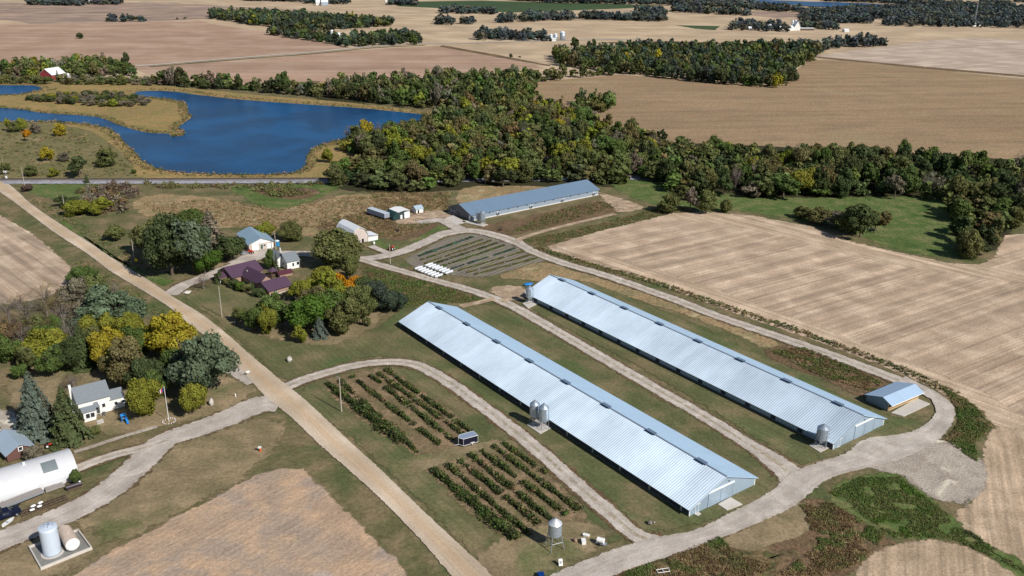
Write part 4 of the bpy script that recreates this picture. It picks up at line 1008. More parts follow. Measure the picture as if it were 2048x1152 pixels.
# meadow bushes
for i, (a, b, t_, w_, pal) in enumerate([(1335, 424, 385, 44, 'olive'), (1380, 422, 376, 40, 'grey'), (1412, 426, 382, 40, 'olive'), (1452, 424, 398, 24, 'olive'), (1360, 400, 372, 40, 'olive'), (1720, 474, 413, 62, 'dark'), (1695, 462, 425, 50, 'olive'), (1748, 466, 424, 46, 'bronze'), (1640, 448, 418, 50, 'bronze'), (1605, 436, 412, 34, 'olive'), (1770, 436, 422, 20, 'bronze'), (1672, 452, 424, 40, 'grey')]):
    T(a, b, t_, w_, pal, f'{TN[pal]} bush tree on the edge of the green meadow above the stubble field', 'mid', group=f'{TN[pal]} bush trees by the green meadow')
# pond side
for i, (a, b, t_, w_, pal, lb) in enumerate([(121, 271, 246, 25, 'yellow', 'yellow tree on the slope left of the pond'), (16, 262, 237, 18, 'yellowgreen', 'yellow green tree at the left edge above the slope'), (45, 262, 237, 22, 'yellowgreen', 'yellowish tree in the clump by the channel'), (30, 264, 243, 22, 'olive', 'olive tree in the clump by the channel'), (68, 266, 246, 24, 'grey', 'grey bush in the clump by the channel'), (55, 282, 259, 14, 'orange', 'small orange tree on the slope left of the pond'),
    (212, 332, 296, 42, 'olive', 'spreading olive tree on the reed bank'), (160, 354, 314, 46, 'dark', 'round dark tree beside the railway'), (95, 322, 296, 26, 'yellow', 'dull yellow tree on the slope above the railway'), (64, 352, 330, 28, 'olive', 'olive bush next to the railway'), (110, 352, 335, 22, 'yellowgreen', 'small yellow bush beside the round dark tree'), (268, 347, 338, 10, 'green', 'tiny bush on the reed bank by the railway'), (128, 322, 305, 22, 'grey', 'leafless grey bush on the slope'), (10, 350, 325, 20, 'olive', 'bush by the level crossing'),
    (655, 325, 298, 24, 'yellowgreen', 'pale yellow tree on the right bank of the pond')]):
    T(a, b, t_, w_, pal, lb, 'mid' if w_ > 12 else 'shrub')
random.seed(9)
for p in scatter([(55, 201), (110, 192), (180, 190), (250, 192), (300, 204), (296, 210), (250, 215), (190, 213), (100, 206)], 5.5):
    pal = pick('olive:4 dark:3 grey:3 yellowgreen:1')
    plant('shrub', p[0], p[1], random.uniform(3, 6), random.uniform(5, 8), f'shrub{random.randrange(3)}', jitter(PAL[pal]), f'{TN[pal]} bush on the low peninsula in the pond', 'bush', f'{TN[pal]} bushes on the peninsula')
for i, (a, b, w_) in enumerate([(160, 77, 14), (214, 43, 9), (228, 42, 8), (248, 43, 15), (270, 43, 13), (284, 42, 12), (291, 42, 6), (355, 39, 5), (370, 39, 6), (1022, 114, 8), (1040, 116, 5)]):
    T(a, b, b-w_*.85, w_, 'dark', ['single round tree standing alone in the far brown field'][0] if i == 0 else 'lone dark tree on a far fence line' if i < 9 else 'lone dark tree on the field boundary below the far bins', 'mid', group=None if i == 0 else 'trees on the far fence line' if i < 9 else 'trees on the field boundary')

# --- berry rows
def crop_hedge(p0, p1, wd, hg, label, grp, pals, name='berry_row', n=None, gaps=.0, leaf=.3):
    if name == 'berry_row': wd *= 1.15; hg *= 1.15; leaf = .36
    a, b = Vector(G(*p0)), Vector(G(*p1)); L = (b-a).length; d = (b-a).normalized(); nn = Vector((-d.y, d.x))
    Vs = []; Ss = []; Ts = []
    t = 0; k0 = random.uniform(0, 9)
    while t < L:
        ht = hg*(.65+.35*math.sin(t*.8+k0)*math.sin(t*.33+k0*2)+random.uniform(-.12, .12))
        ww = wd*(.8+.25*math.sin(t*.55+k0))
        if 'thick' in label: ww *= .55+.95*(t/L)**.8; ht *= .75+.45*t/L
        if gaps and math.sin(t*.42+k0*3)+random.uniform(-.5, .5) < -1+gaps*2: t += .5; continue
        k = 24 if 'thick' not in label else 40
        off = rng.normal(size=k)*ww*.3; z = np.abs(rng.uniform(.1, 1, k))*ht*np.exp(-(off/ww)**2)
        al = rng.uniform(-.35, .35, k)+t
        pos = np.stack([a.x+d.x*al+nn.x*off, a.y+d.y*al+nn.y*off, z], 1)
        nor = np.stack([nn.x*off/ww*2, nn.y*off/ww*2, np.full(k, .7)], 1)+rng.normal(size=(k, 3))*.5
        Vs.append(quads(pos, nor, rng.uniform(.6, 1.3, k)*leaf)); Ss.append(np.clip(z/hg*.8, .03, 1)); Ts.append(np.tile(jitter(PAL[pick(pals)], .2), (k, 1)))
        t += .33
    me = qmesh(name, np.concatenate(Vs), m_mass, np.concatenate(Ss), np.concatenate(Ts))
    o = bpy.data.objects.new(name, me); COL.objects.link(o); return tag(o, label, 'berry row' if name == 'berry_row' else 'crop row', grp)
ord_ = ['first', 'second', 'third', 'fourth', 'fifth', 'sixth', 'seventh']
up = [((655, 768), (806, 884), 2.6, 1.9, 'thick leafy'), ((680, 762), (835, 905), 1.3, 1.0, 'thin patchy'), ((705, 755), (880, 890), 1.4, 1.1, 'thin patchy'), ((742, 752), (905, 880), 1.5, 1.2, 'medium'), ((757, 748), (925, 868), 1.5, 1.2, 'medium'), ((773, 741), (945, 866), 1.4, 1.1, 'thin patchy')]
for i, (a, b, wd, hg, q) in enumerate(up):
    crop_hedge(a, b, wd, hg, f'{q} berry row in the upper plot, {ord_[i]} counted from the gravel road', 'berry rows of the upper plot', 'green:5 dark:4 olive:1' if i in (0,) else 'olive:3 dark:5 green:4 tan:.7', gaps=0 if i == 0 else .1)
lo = [((868, 942), (1035, 1080), 2.3, 1.8, 'thick leafy'), ((897, 932), (1060, 1070), 1.3, 1.1, 'thin patchy'), ((922, 924), (1078, 1048), 1.5, 1.2, 'medium'), ((943, 912), (1105, 1042), 1.5, 1.2, 'medium'), ((962, 902), (1135, 1032), 1.5, 1.2, 'medium'), ((988, 894), (1163, 1024), 1.4, 1.1, 'medium'), ((1008, 888), (1092, 947), 1.2, 1., 'short thin')]
for i, (a, b, wd, hg, q) in enumerate(lo):
    crop_hedge(a, b, wd, hg, f'{q} berry row in the lower plot, {ord_[i]} counted from the gravel road', 'berry rows of the lower plot', 'green:5 dark:4 olive:1' if i in (0,) else 'olive:3 dark:5 green:4 tan:.7', gaps=0 if i == 0 else .06)
# vegetable rows
PAL['cabbage'] = (.07, .13, .11)
vg = [((838, 512), (945, 474), 'cabbage', 1.6), ((842, 520), (965, 479), 'olive', .9), ((850, 527), (985, 480), 'bronze', .9), ((858, 531), (1000, 484), 'dark', 1.1), ((880, 534), (1010, 490), 'green', 1.1), ((905, 537), (1030, 497), 'cabbage', 1.), ((918, 541), (1048, 503), 'olive', .8), ((935, 545), (1062, 510), 'bronze', .8), ((950, 549), (1075, 516), 'olive', .8)]
for i, (a, b, pal, wd) in enumerate(vg):
    crop_hedge(a, b, wd, .45, f'vegetable row in the tilled garden plot, number {i+1} counted from its far upper side', 'vegetable rows in the garden plot', f'{pal}:5 olive:1', 'vegetable_row', gaps=.04, leaf=.38)
# ------------------------------------------------------------------ buildings
def frame(name, p0, p1, label, cat, group=None, z=.06):
    a, b = G(*p0), G(*p1)
    return empty(name, (a[0], a[1], z), math.atan2(b[1]-a[1], b[0]-a[0]), label, cat, group), math.dist(a, b)
def gable(root, x0, x1, y0, y1, h, rise, axis, wall, roof, oh=.4, th=.14, base=0, ridge=.5, wname='wall', rname='roof'):
    """walls with gable ends plus a two slope roof slab; ridge along axis at fraction ridge"""
    b = MB()
    if axis == 'y': mx = x0+(x1-x0)*ridge; prof = [(x0, base), (x1, base), (x1, h), (mx, h+rise), (x0, h)]; q = lambda u, z, t: (u, t, z); t0, t1 = y0, y1
    else: mx = y0+(y1-y0)*ridge; prof = [(y0, base), (y1, base), (y1, h), (mx, h+rise), (y0, h)]; q = lambda u, z, t: (t, u, z); t0, t1 = x0, x1
    fr = [q(u, z, t0) for u, z in prof]; bk = [q(u, z, t1) for u, z in prof]
    b.poly(fr); b.poly(bk[::-1])
    for i in range(5):
        j = (i+1) % 5
        if i in (2, 3): continue
        b.poly([fr[j], fr[i], bk[i], bk[j]])
    wl = b.build(wname, wall, root)
    r = MB(); u0, u1 = (x0, x1) if axis == 'y' else (y0, y1)
    s0 = rise/(mx-u0); s1 = rise/(u1-mx); lift = .02
    top = [(u0-oh, h-oh*s0), (mx, h+rise), (u1+oh, h-oh*s1)]
    pts = [(u, z+lift+th) for u, z in top]; low = [(u, z+lift) for u, z in top]
    a0, a1 = t0-oh, t1+oh
    for k in (0, 1):
        r.poly([q(*pts[k], a0), q(*pts[k+1], a0), q(*pts[k+1], a1), q(*pts[k], a1)])
        r.poly([q(*low[k], a1), q(*low[k+1], a1), q(*low[k+1], a0), q(*low[k], a0)])
        for a in (a0, a1): r.poly([q(*low[k], a), q(*low[k+1], a), q(*pts[k+1], a), q(*pts[k], a)])
    for k in (0, 2): r.poly([q(*low[k], a0), q(*low[k], a1), q(*pts[k], a1), q(*pts[k], a0)])
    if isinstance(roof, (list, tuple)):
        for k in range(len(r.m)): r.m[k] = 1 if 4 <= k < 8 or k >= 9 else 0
    rf = r.build(rname, roof, root)
    return wl, rf
def opening(root, name, side, pos, wd, hg, z, mat, plane, fmat=None, fname='frame', fw_=.09, dp=.05, label=None):
    """door, window or panel on a wall. side: '-y','+y','-x','+x' and plane = wall coordinate"""
    sg = -1 if side[0] == '-' else 1
    def bx(b, u0, u1, z0, z1, d0, d1):
        lo, hi = sorted((plane+sg*d0, plane+sg*d1))
        if side[1] == 'y': b.box(u0, u1, lo, hi, z0, z1)
        else: b.box(lo, hi, u0, u1, z0, z1)
    b = MB(); bx(b, pos, pos+wd, z, z+hg, .003, dp); o = b.build(name, mat, root)
    if label: o['label'] = label
    if fmat:
        f_ = MB()
        bx(f_, pos-fw_, pos, z-fw_, z+hg+fw_, .002, dp+.04); bx(f_, pos+wd, pos+wd+fw_, z-fw_, z+hg+fw_, .002, dp+.04)
        bx(f_, pos, pos+wd, z+hg, z+hg+fw_, .002, dp+.04); bx(f_, pos, pos+wd, z-fw_, z, .002, dp+.04)
        f_.build(fname, fmat, o)
    return o
W_white = paint('white siding', (.78, .77, .74), .6, 0, .08, 1.2)
W_trim = paint('white trim', (.8, .8, .78), .5, 0, .05)
S_gray = paint('grey shingles', (.19, .215, .235), .85, 0, .3, 3.5)
GL = glass()
Adir = (math.sin(-.628), math.cos(-.628), 0)
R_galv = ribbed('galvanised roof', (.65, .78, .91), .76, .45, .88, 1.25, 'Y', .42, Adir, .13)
R_galv_sky = ribbed('galvanised roof sky tinted slope', (.50, .68, .86), .2, .5, 0, 1.25, 'Y', .1, None, .06)  # bluer base colour stands in for the sky reflected on the right slope
W_galv = ribbed('galvanised wall', (.36, .46, .56), .3, .45, 0, .9, 'X', .14, None, .12)
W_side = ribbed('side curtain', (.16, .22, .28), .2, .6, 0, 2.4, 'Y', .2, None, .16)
M_dark = paint('dark opening', (.008, .009, .012), .9)
M_galv = paint('galvanised sheet', (.42, .49, .56), .4, .6, .14, 1.5, .5)
M_galvd = paint('galvanised steel frame', (.4, .42, .45), .5, .6, .12, 3)
M_vent = paint('vent metal', (.07, .11, .17), .5, .4)
M_vtop = paint('vent lid', (.2, .28, .38), .5, .4)

def long_barn(x, y, ph, L, W, hw, rise, label, side_mat, dx0, dx1, dh, curt, name='long_barn'):
    r = empty(name, (x, y, 0), -ph, label, 'barn', None)
    gable(r, 0, W, 0, L, hw, rise, 'y', W_galv, [R_galv, R_galv_sky], .52, .12)
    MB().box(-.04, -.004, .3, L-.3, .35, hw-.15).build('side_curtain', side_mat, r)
    MB().box(-.07, -.005, -.02, L, -.02, .3).build('foundation', paint('shade toned foundation', (.1, .1, .1), .9), r)  # dark colour paints in the eave shade along the wall foot
    # panels between posts on the shaded side
    k = 0; yy = 2.
    while yy < L-8:
        b = MB().box(-.1, -.045, yy, yy+ (6.6 if curt else .5), .38 if curt else .2, hw-.35)
        b.build('side_panel' if curt else 'side_post', curt or M_galvd, r); yy += 8.2 if curt else 9.5; k += 1
    MB().box(W/2-.18, W/2+.18, -.5, L+.5, hw+rise+.13, hw+rise+.21).build('ridge_cap', M_galv, r)
    for i in range(8):
        yy = L*(.055+.893*(7-i)/7.)
        v = MB().box(W/2-.4, W/2+.4, yy-1.35, yy+1.35, hw+rise-.02, hw+rise+.38, 0).build('ridge_vent', M_vent, r)
        MB().box(W/2-.5, W/2+.5, yy-1.42, yy+1.42, hw+rise+.385, hw+rise+.44).build('lid', M_vtop, v)
    mid = (dx0+dx1)/2
    D = W_galv
    for a, b in ((dx0, mid-.04), (mid+.04, dx1)):
        opening(r, 'sliding_door', '-y', a, b-a, dh, .1, D, 0, M_galv, dp=.09, fw_=.07)
    MB().box(dx0-.3, dx1+.3, -.22, -.003, dh+.2, dh+.48).build('door_track', W_trim, r)
    opening(r, 'door', '-y', 1.7, .95, 1.95, .12, W_galv, 0, W_trim, dp=.06)
    MB().box(2.78, 3.02, -.2, -.004, 2.0, 2.25).build('lamp', W_trim, r)
    MB().box(-.05, .18, -.05, -.004, 0, hw).build('corner_trim', W_trim, r)
    MB().box(W-.18, W+.05, -.05, -.004, 0, hw).build('corner_trim', W_trim, r)
    MB().box(W*.56, W*.58, -.1, -.004, hw+rise*.55, hw+rise*.6).build('gable_light', M_dark, r)
    return r
B1 = (37.38, 158.24, -.628, 122.65, 20.67, 1.905, 4.113)
B2 = (76.55, 185.70, -.631, 121.4, 20.67, 1.905, 4.113)
long_barn(*B1, 'long metal poultry barn nearest the gravel road, two feed bins halfway along its shaded side', W_side_dark := ribbed('shaded open curtain wall', (.03, .04, .055), .1, .7, 0, 2.4, 'Y', .2, None, .2), 5.6, 13.2, 3.3, None)  # near-black colour holds the wall's shade and the dark interior behind open curtains
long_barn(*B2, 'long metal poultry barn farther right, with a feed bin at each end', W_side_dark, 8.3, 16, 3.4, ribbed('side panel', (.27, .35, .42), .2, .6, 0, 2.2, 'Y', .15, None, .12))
def slab(name, pts, label, cat='concrete pad', z=.12, mat=None):
    q = [G(*p) for p in pts]
    if area(q) < 0: q.reverse()
    cx = sum(p[0] for p in q)/len(q); cy = sum(p[1] for p in q)/len(q)
    q = [(p[0]-cx, p[1]-cy) for p in q]
    b = MB(); b.poly([(x, y, z) for x, y in q])
    for i in range(len(q)):
        j = (i+1) % len(q); b.poly([(q[i][0], q[i][1], -.1), (q[j][0], q[j][1], -.1), (q[j][0], q[j][1], z), (q[i][0], q[i][1], z)])
    o = b.build(name, mat or m_conc); o.location = (cx, cy, 0)
    return tag(o, label, cat)
slab('concrete_pad', [(1436, 1009), (1461, 995), (1485, 1009), (1454, 1021)], 'pale concrete pad before the sliding door of the barn nearest the road')
slab('door_step', [(1389, 1029), (1396, 1024), (1402, 1028), (1395, 1032)], 'small concrete step at the side door of the barn nearest the road', 'step')

# grey barn
def gray_barn():
    r = empty('long_barn', (-28.99, 389.56, 0), -.901, 'long blue grey poultry barn in front of the wood, with white fans along its side', 'barn')
    W, L, hw, rise = 17.63, 76.07, 2.78, 3.06
    Ad = (math.sin(.901), math.cos(.901), 0)
    gable(r, 0, W, 0, L, hw, rise, 'y', ribbed('dark grey gable', (.125, .13, .15), .1, .6, 0, .9, 'X', .1, None, .1), ribbed('blue grey roof', (.2, .29, .4), .3, .5, 0, .9, 'Y', .1, None, .05), .5, .12)
    MB().box(W+.004, W+.05, .2, L-.2, .45, hw-.1).build('side_cladding', ribbed('blue grey side', (.30, .36, .43), .2, .5, 0, .9, 'Y', .12, None, .06), r)
    MB().box(W+.003, W+.16, -.05, L, -.02, .44).build('foundation', paint('pale foundation', (.6, .58, .55), .8), r)
    for t in (.19, .44, .69, .955):
        f_ = MB(); y = L*t; f_.tube((W+.06, y, 1.35), (W+.75, y, 1.35), .62, .78, 14)
        o = f_.build('fan_hood', W_trim, r, True); MB().tube((W+.76, y, 1.35), (W+.78, y, 1.35), .6, .6, 14).build('fan_grille', M_vent, o)
    for i in range(13):
        y = L*(.06+.07*i); MB().box(W+.06, W+.3, y-.25, y+.25, hw-.75, hw-.35).build('air_inlet', M_vent, r)
    for x in (2.9, 5.2):
        o = MB().tube((x, -.05, 1.7), (x, -.5, 1.7), .55, .65, 14).build('fan_hood', W_trim, r, True)
        MB().tube((x, -.51, 1.7), (x, -.53, 1.7), .5, .5, 14).build('fan_grille', M_vent, o)
    opening(r, 'sliding_door', '-y', 6.6, 3.4, 2.6, .1, paint('dark door', (.09, .09, .1), .6), 0, M_galvd)
    opening(r, 'door', '-y', W-1.6, 1., 2.1, .1, W_trim, 0, W_trim)
    MB().box(-.5, 6.4, -.3, -.06, -.02, .22).build('kerb', m_conc, r)
    return r
gray_barn()
slab('concrete_pad', [(890, 437), (906, 431), (932, 444), (914, 450)], 'pale concrete apron at the gable end of the blue grey barn')
slab('concrete_pad', [(924, 444), (928, 441), (976, 449), (966, 453)], 'concrete strip under the two feed bins of the blue grey barn')

# bins
def feed_bin(px, py, top, rpx, label, group=None, legs=4, name='feed_bin', auger=None, body=(.36, .84), tall=False):
    x, y = G(px, py); h = height_of(px, py, top); R = rpx*mpp(px, py)
    r = empty(name, (x, y, .1), random.uniform(0, 1), label, 'feed bin' if not tall else 'hopper tank', group)
    z0, z1 = h*body[0], h*body[1]
    b = MB(); n = int((z1-z0)/.14)
    b.ring([(R*(1+(.012 if i % 2 else 0)), z0+(z1-z0)*i/n) for i in range(n+1)], n=24)
    b.build('body', M_galv, r, False)
    MB().ring([(R*1.04, z1-.02), (R*.55, z1+(h-z1)*.55), (R*.16, h-.12)], n=24).build('roof_cone', M_galv if not tall else paint('bright roof metal', (.75, .77, .78), .35, .5, .1, 2), r)
    MB().ring([(R*.18, h-.13), (R*.2, h+.02), (.02, h+.1)], n=12).build('lid', M_galvd, r)
    zl = z0-(R*.95 if not tall else R*.5)
    MB().ring([(.16, zl), (R*.98, z0+.01)], n=24).build('hopper', M_galv, r)
    spread = 1.03 if not tall else 1.5
    for i in range(legs):
        a = 2*math.pi*(i+.5)/legs
        MB().tube((R*spread*math.cos(a), R*spread*math.sin(a), -.1), (R*1.04*math.cos(a), R*1.04*math.sin(a), z0+(z1-z0)*(.45 if not tall else .02)), .055 if not tall else .09, None, 6).build('leg', M_galvd, r)
    b = MB()
    for i in range(legs):
        a, a2 = 2*math.pi*(i+.5)/legs, 2*math.pi*(i+1.5)/legs
        s_ = spread if not tall else 1.25; zz = .25*z0+.3 if not tall else z0*.52
        b.tube((R*s_*math.cos(a), R*s_*math.sin(a), zz), (R*s_*math.cos(a2), R*s_*math.sin(a2), zz), .035 if not tall else .07, None, 5)
    b.build('brace', M_galvd, r)
    if not tall:
        b = MB()
        for s_ in (-.16, .16): b.tube((s_, -R-.12, .6), (s_, -R-.12, z1+.1), .025, None, 4)
        for i in range(int((z1-.6)/.35)): b.tube((-.16, -R-.12, .8+i*.35), (.16, -R-.12, .8+i*.35), .02, None, 4)
        b.build('ladder', M_galvd, r)
        if auger: MB().tube((0, 0, zl-.1), auger, .09, None, 8).build('auger_pipe', paint('pale pipe', (.6, .6, .58), .5), r)
    r.rotation_euler.z = 0.4
    return r
feed_bin(1069, 848, 801, 10, 'left one of the two feed bins standing together at the barn nearest the road', auger=(2.6, 2.2, 1.9))
feed_bin(1087, 858, 807.5, 10.3, 'right one of the two feed bins standing together at the barn nearest the road', auger=(2.6, 2.4, 1.9))
slab('concrete_pad', [(1054, 850), (1076, 838), (1103, 856), (1080, 868)], 'concrete pad under the pair of feed bins')
feed_bin(1642, 893, 849, 12, 'large single feed bin at the near end of the right long barn', legs=6, auger=(2.6, 2.2, 1.6))
slab('concrete_pad', [(1618, 891), (1638, 881), (1660, 895), (1640, 905)], 'concrete pad under the single bin at the near end of the right long barn')
feed_bin(1059, 606, 572, 7.4, 'single feed bin at the far end of the right long barn', auger=(2.8, 1.8, 1.6))
slab('concrete_pad', [(1045, 607), (1062, 599), (1075, 608), (1056, 617)], 'concrete pad under the bin at the far end of the right long barn')
feed_bin(957, 446, 423, 5, 'left one of the two feed bins at the corner of the blue grey barn')
feed_bin(965, 449, 421, 6, 'right one of the two feed bins at the corner of the blue grey barn')
feed_bin(1109, 1094, 1037, 13.5, 'small round hopper tank on tall spread legs below the lower berry plot', tall=True, body=(.44, .83), name='hopper_tank')

# open-fronted shed
def loafing_shed():
    a, b = G(1774.5, 822), G(1835, 796)
    r = empty('open_shed', (a[0], a[1], .06), math.atan2(b[1]-a[1], b[0]-a[0])-0., 'open fronted metal shed with long back roof slope beside the outer drive', 'shed')
    L = math.dist(a, b); D = 6.4
    # local x along the open front, +y to the back
    wm = ribbed('shed cladding', (.22, .29, .36), .3, .5, 0, .9, 'Y', .12, None, .1); rm = ribbed('shed roof', (.45, .6, .78), .25, .45, 0, .9, 'X', .12, None, .06)
    wb = MB()
    for x in (0, L): wb.poly([(x, 0, 0), (x, D, 0), (x, D, 1.9), (x, 1.6, 3.3), (x, 0, 2.5)] if x else [(x, 0, 2.5), (x, 1.6, 3.3), (x, D, 1.9), (x, D, 0), (x, 0, 0)])
    wb.poly([(0, D, 0), (L, D, 0), (L, D, 1.9), (0, D, 1.9)])
    wb.build('wall', wm, r)
    rb = MB()
    for (y0, z0, y1, z1) in ((-1.3, 2.0, 1.6, 3.38), (1.6, 3.38, D+.5, 1.8)):
        rb.poly([(-.4, y0, z0), (L+.4, y0, z0), (L+.4, y1, z1), (-.4, y1, z1)]); rb.poly([(-.4, y1, z1-.1), (L+.4, y1, z1-.1), (L+.4, y0, z0-.1), (-.4, y0, z0-.1)])
    rb.poly([(-.4, -1.3, 1.9), (L+.4, -1.3, 1.9), (L+.4, -1.3, 2.0), (-.4, -1.3, 2.0)])
    rb.build('roof', rm, r)
    f_ = MB().box(-.42, L+.42, -1.36, -1.31, 1.86, 2.04).build('fascia', W_trim, r)
    for i in range(6): MB().box(i*L/5-.08, i*L/5+.08, -.2, -.04, 0, 2.45).build('post', paint('new timber', (.5, .36, .2), .8), r)
    MB().box(.1, L-.1, -.32, -.21, .1, .45).build('feed_board', paint('new timber', (.5, .36, .2), .8), r)
    MB().box(.1, L-.1, -.32, -.21, .7, .95).build('feed_board', paint('new timber', (.5, .36, .2), .8), r)
loafing_shed()
slab('concrete_pad', [(1782, 826), (1807, 833), (1860, 808), (1833, 797)], 'stained concrete yard slab before the open fronted shed', 'concrete slab')

def frame2(name, p0, pd, label, cat, turn=0, z=.06):
    a, b = G(*p0), G(*pd)
    return empty(name, (a[0], a[1], z), math.atan2(b[1]-a[1], b[0]-a[0])-math.pi/2+turn, label, cat)
# white gambrel barn
def gambrel():
    r = frame2('gambrel_barn', (704, 489.5), (662, 476), 'white gambrel roofed barn with a small lean-to, seen beyond the big olive tree', 'barn', -.2)
    W = 7.2; a = G(704, 489.5); L = math.dist(a, G(662, 476))
    ha = height_of(715, 488, 455.7)
    hk, he = ha*.83, ha*.46
    prof = [(0, 0), (W, 0), (W, he), (W*.8, hk), (W/2, ha), (W*.2, hk), (0, he)]
    wm = paint('weathered pinkish barn boards', (.55, .47, .43), .85, 0, .12, 2.5, .2, (.4, .32, .28)); rm = ribbed('white barn roof', (.88, .9, .92), .2, .5, 0, .8, 'Y', .06, None, .04)
    b = MB(); fr = [(x, 0, z) for x, z in prof]; bk = [(x, L, z) for x, z in prof]
    b.poly(fr); b.poly(bk[::-1]); b.poly([fr[0], fr[6], bk[6], bk[0]]); b.poly([fr[2], fr[1], bk[1], bk[2]]); b.build('wall', wm, r)
    t = MB(); rp = [(-.35, he-.3), (W*.2-.1, hk+.06), (W/2, ha+.1), (W*.8+.1, hk+.06), (W+.35, he-.3)]
    for i in range(4):
        p, q = rp[i], rp[i+1]
        t.poly([(p[0], -.4, p[1]), (q[0], -.4, q[1]), (q[0], L+.4, q[1]), (p[0], L+.4, p[1])][::-1]); t.poly([(p[0], -.4, p[1]-.15), (q[0], -.4, q[1]-.15), (q[0], L+.4, q[1]-.15), (p[0], L+.4, p[1]-.15)])
        t.poly([(p[0], -.4, p[1]), (q[0], -.4, q[1]), (q[0], -.4, q[1]-.15), (p[0], -.4, p[1]-.15)])
    t.build('roof', rm, r)
    lw = W*.62; lh = he*.62
    b = MB().box(W+.01, W+lw, -.3, 6, 0, lh); b.build('lean_to', W_white, r)
    MB().poly([(W, -.6, lh+.7), (W+lw+.3, -.6, lh+.05), (W+lw+.3, 6.3, lh+.05), (W, 6.3, lh+.7)]).box(W, W+lw+.2, -.55, 6.2, lh+.005, lh+.04).build('lean_to_roof', rm, r)
    opening(r, 'garage_door', '-y', W+lw*.3, lw*.55, lh*.8, .05, W_trim, -.3, paint('grey line', (.4, .4, .4), .6), fw_=.05)
    opening(r, 'door', '-y', W*.62, .9, 1.5, .05, M_dark, 0)
    opening(r, 'hay_door', '-y', W*.42, 1.3, 1.7, he*1.05, paint('barn door boards', (.52, .44, .4), .8), 0, paint('grey line', (.4, .4, .4), .6), fw_=.04)
    MB().box(W+lw*.5-.1, W+lw*.5+.1, -.8, -.7, .5, .6)
gambrel()
# blue roofed workshop
def workshop():
    r, W = frame('workshop', (498.6, 502), (548.4, 494.5), 'pale blue roofed workshop with two white garage doors', 'workshop')
    L = math.dist(G(498.6, 502), G(461, 482))
    he = height_of(498.6, 502, 489.5); ha = height_of(522, 499, 477)
    wm = ribbed('tan steel siding', (.52, .43, .36), .0, .6, 0, .5, 'X', .08, None, .05)
    gable(r, 0, W, 0, L, he, ha-he, 'y', wm, ribbed('pale blue roof', (.33, .46, .56), .3, .5, 0, .9, 'Y', .08, None, .06), .5, .12)
    b = MB(); b.poly([(0, -.03, he-.15), (W, -.03, he-.15), (W/2, -.03, ha-.1)]); b.build('gable_panel', W_white, r)
    opening(r, 'garage_door', '-y', W*.13, W*.25, he*.85, .02, W_trim, 0, W_trim, fw_=.1)
    opening(r, 'garage_door', '-y', W*.73, W*.22, he*.72, .02, W_trim, 0, W_trim, fw_=.1)
    opening(r, 'door', '-y', W*.46, .9, 1.9, .02, paint('green door', (.05, .09, .07), .5), 0, W_trim)
    opening(r, 'window', '-y', W*.57, .9, .8, 1., GL, 0, W_trim)
workshop()
# white two storey farmhouse
def farmhouse():
    r, W = frame('farmhouse', (575, 540), (599.5, 535), 'white two storey farmhouse with grey roof beside the purple roofed house', 'house')
    he = height_of(574, 540, 524.5); ha = height_of(563, 537, 510.5); D = 8
    gable(r, 0, W, 0, D, he, ha-he, 'x', W_white, S_gray, .35, .15)
    # cross wing towards the back left
    gable(r, -2.6, W*.55, D*.55, D+4.5, he*.9, (ha-he)*.85, 'y', W_white, S_gray, .35, .13, wname='wing_wall', rname='wing_roof')
    for u in (1.1, 2.9, 4.7): opening(r, 'window', '-x', u, .9, 1.1, .8, GL, 0, W_trim)
    for u in (1.8, 4.3): opening(r, 'window', '-x', u, .9, 1.2, he-.7, GL, 0, W_trim)
    opening(r, 'window', '-y', W*.42, .7, 1.2, 1., GL, 0, W_trim); opening(r, 'window', '-y', W*.78, 1., 1.2, 1.2, GL, 0, W_trim)
    MB().box(1.2, 1.8, D+1, D+1.6, ha-1.2, ha+.6).build('chimney', paint('pale chimney', (.5, .48, .46), .8), r)
farmhouse()
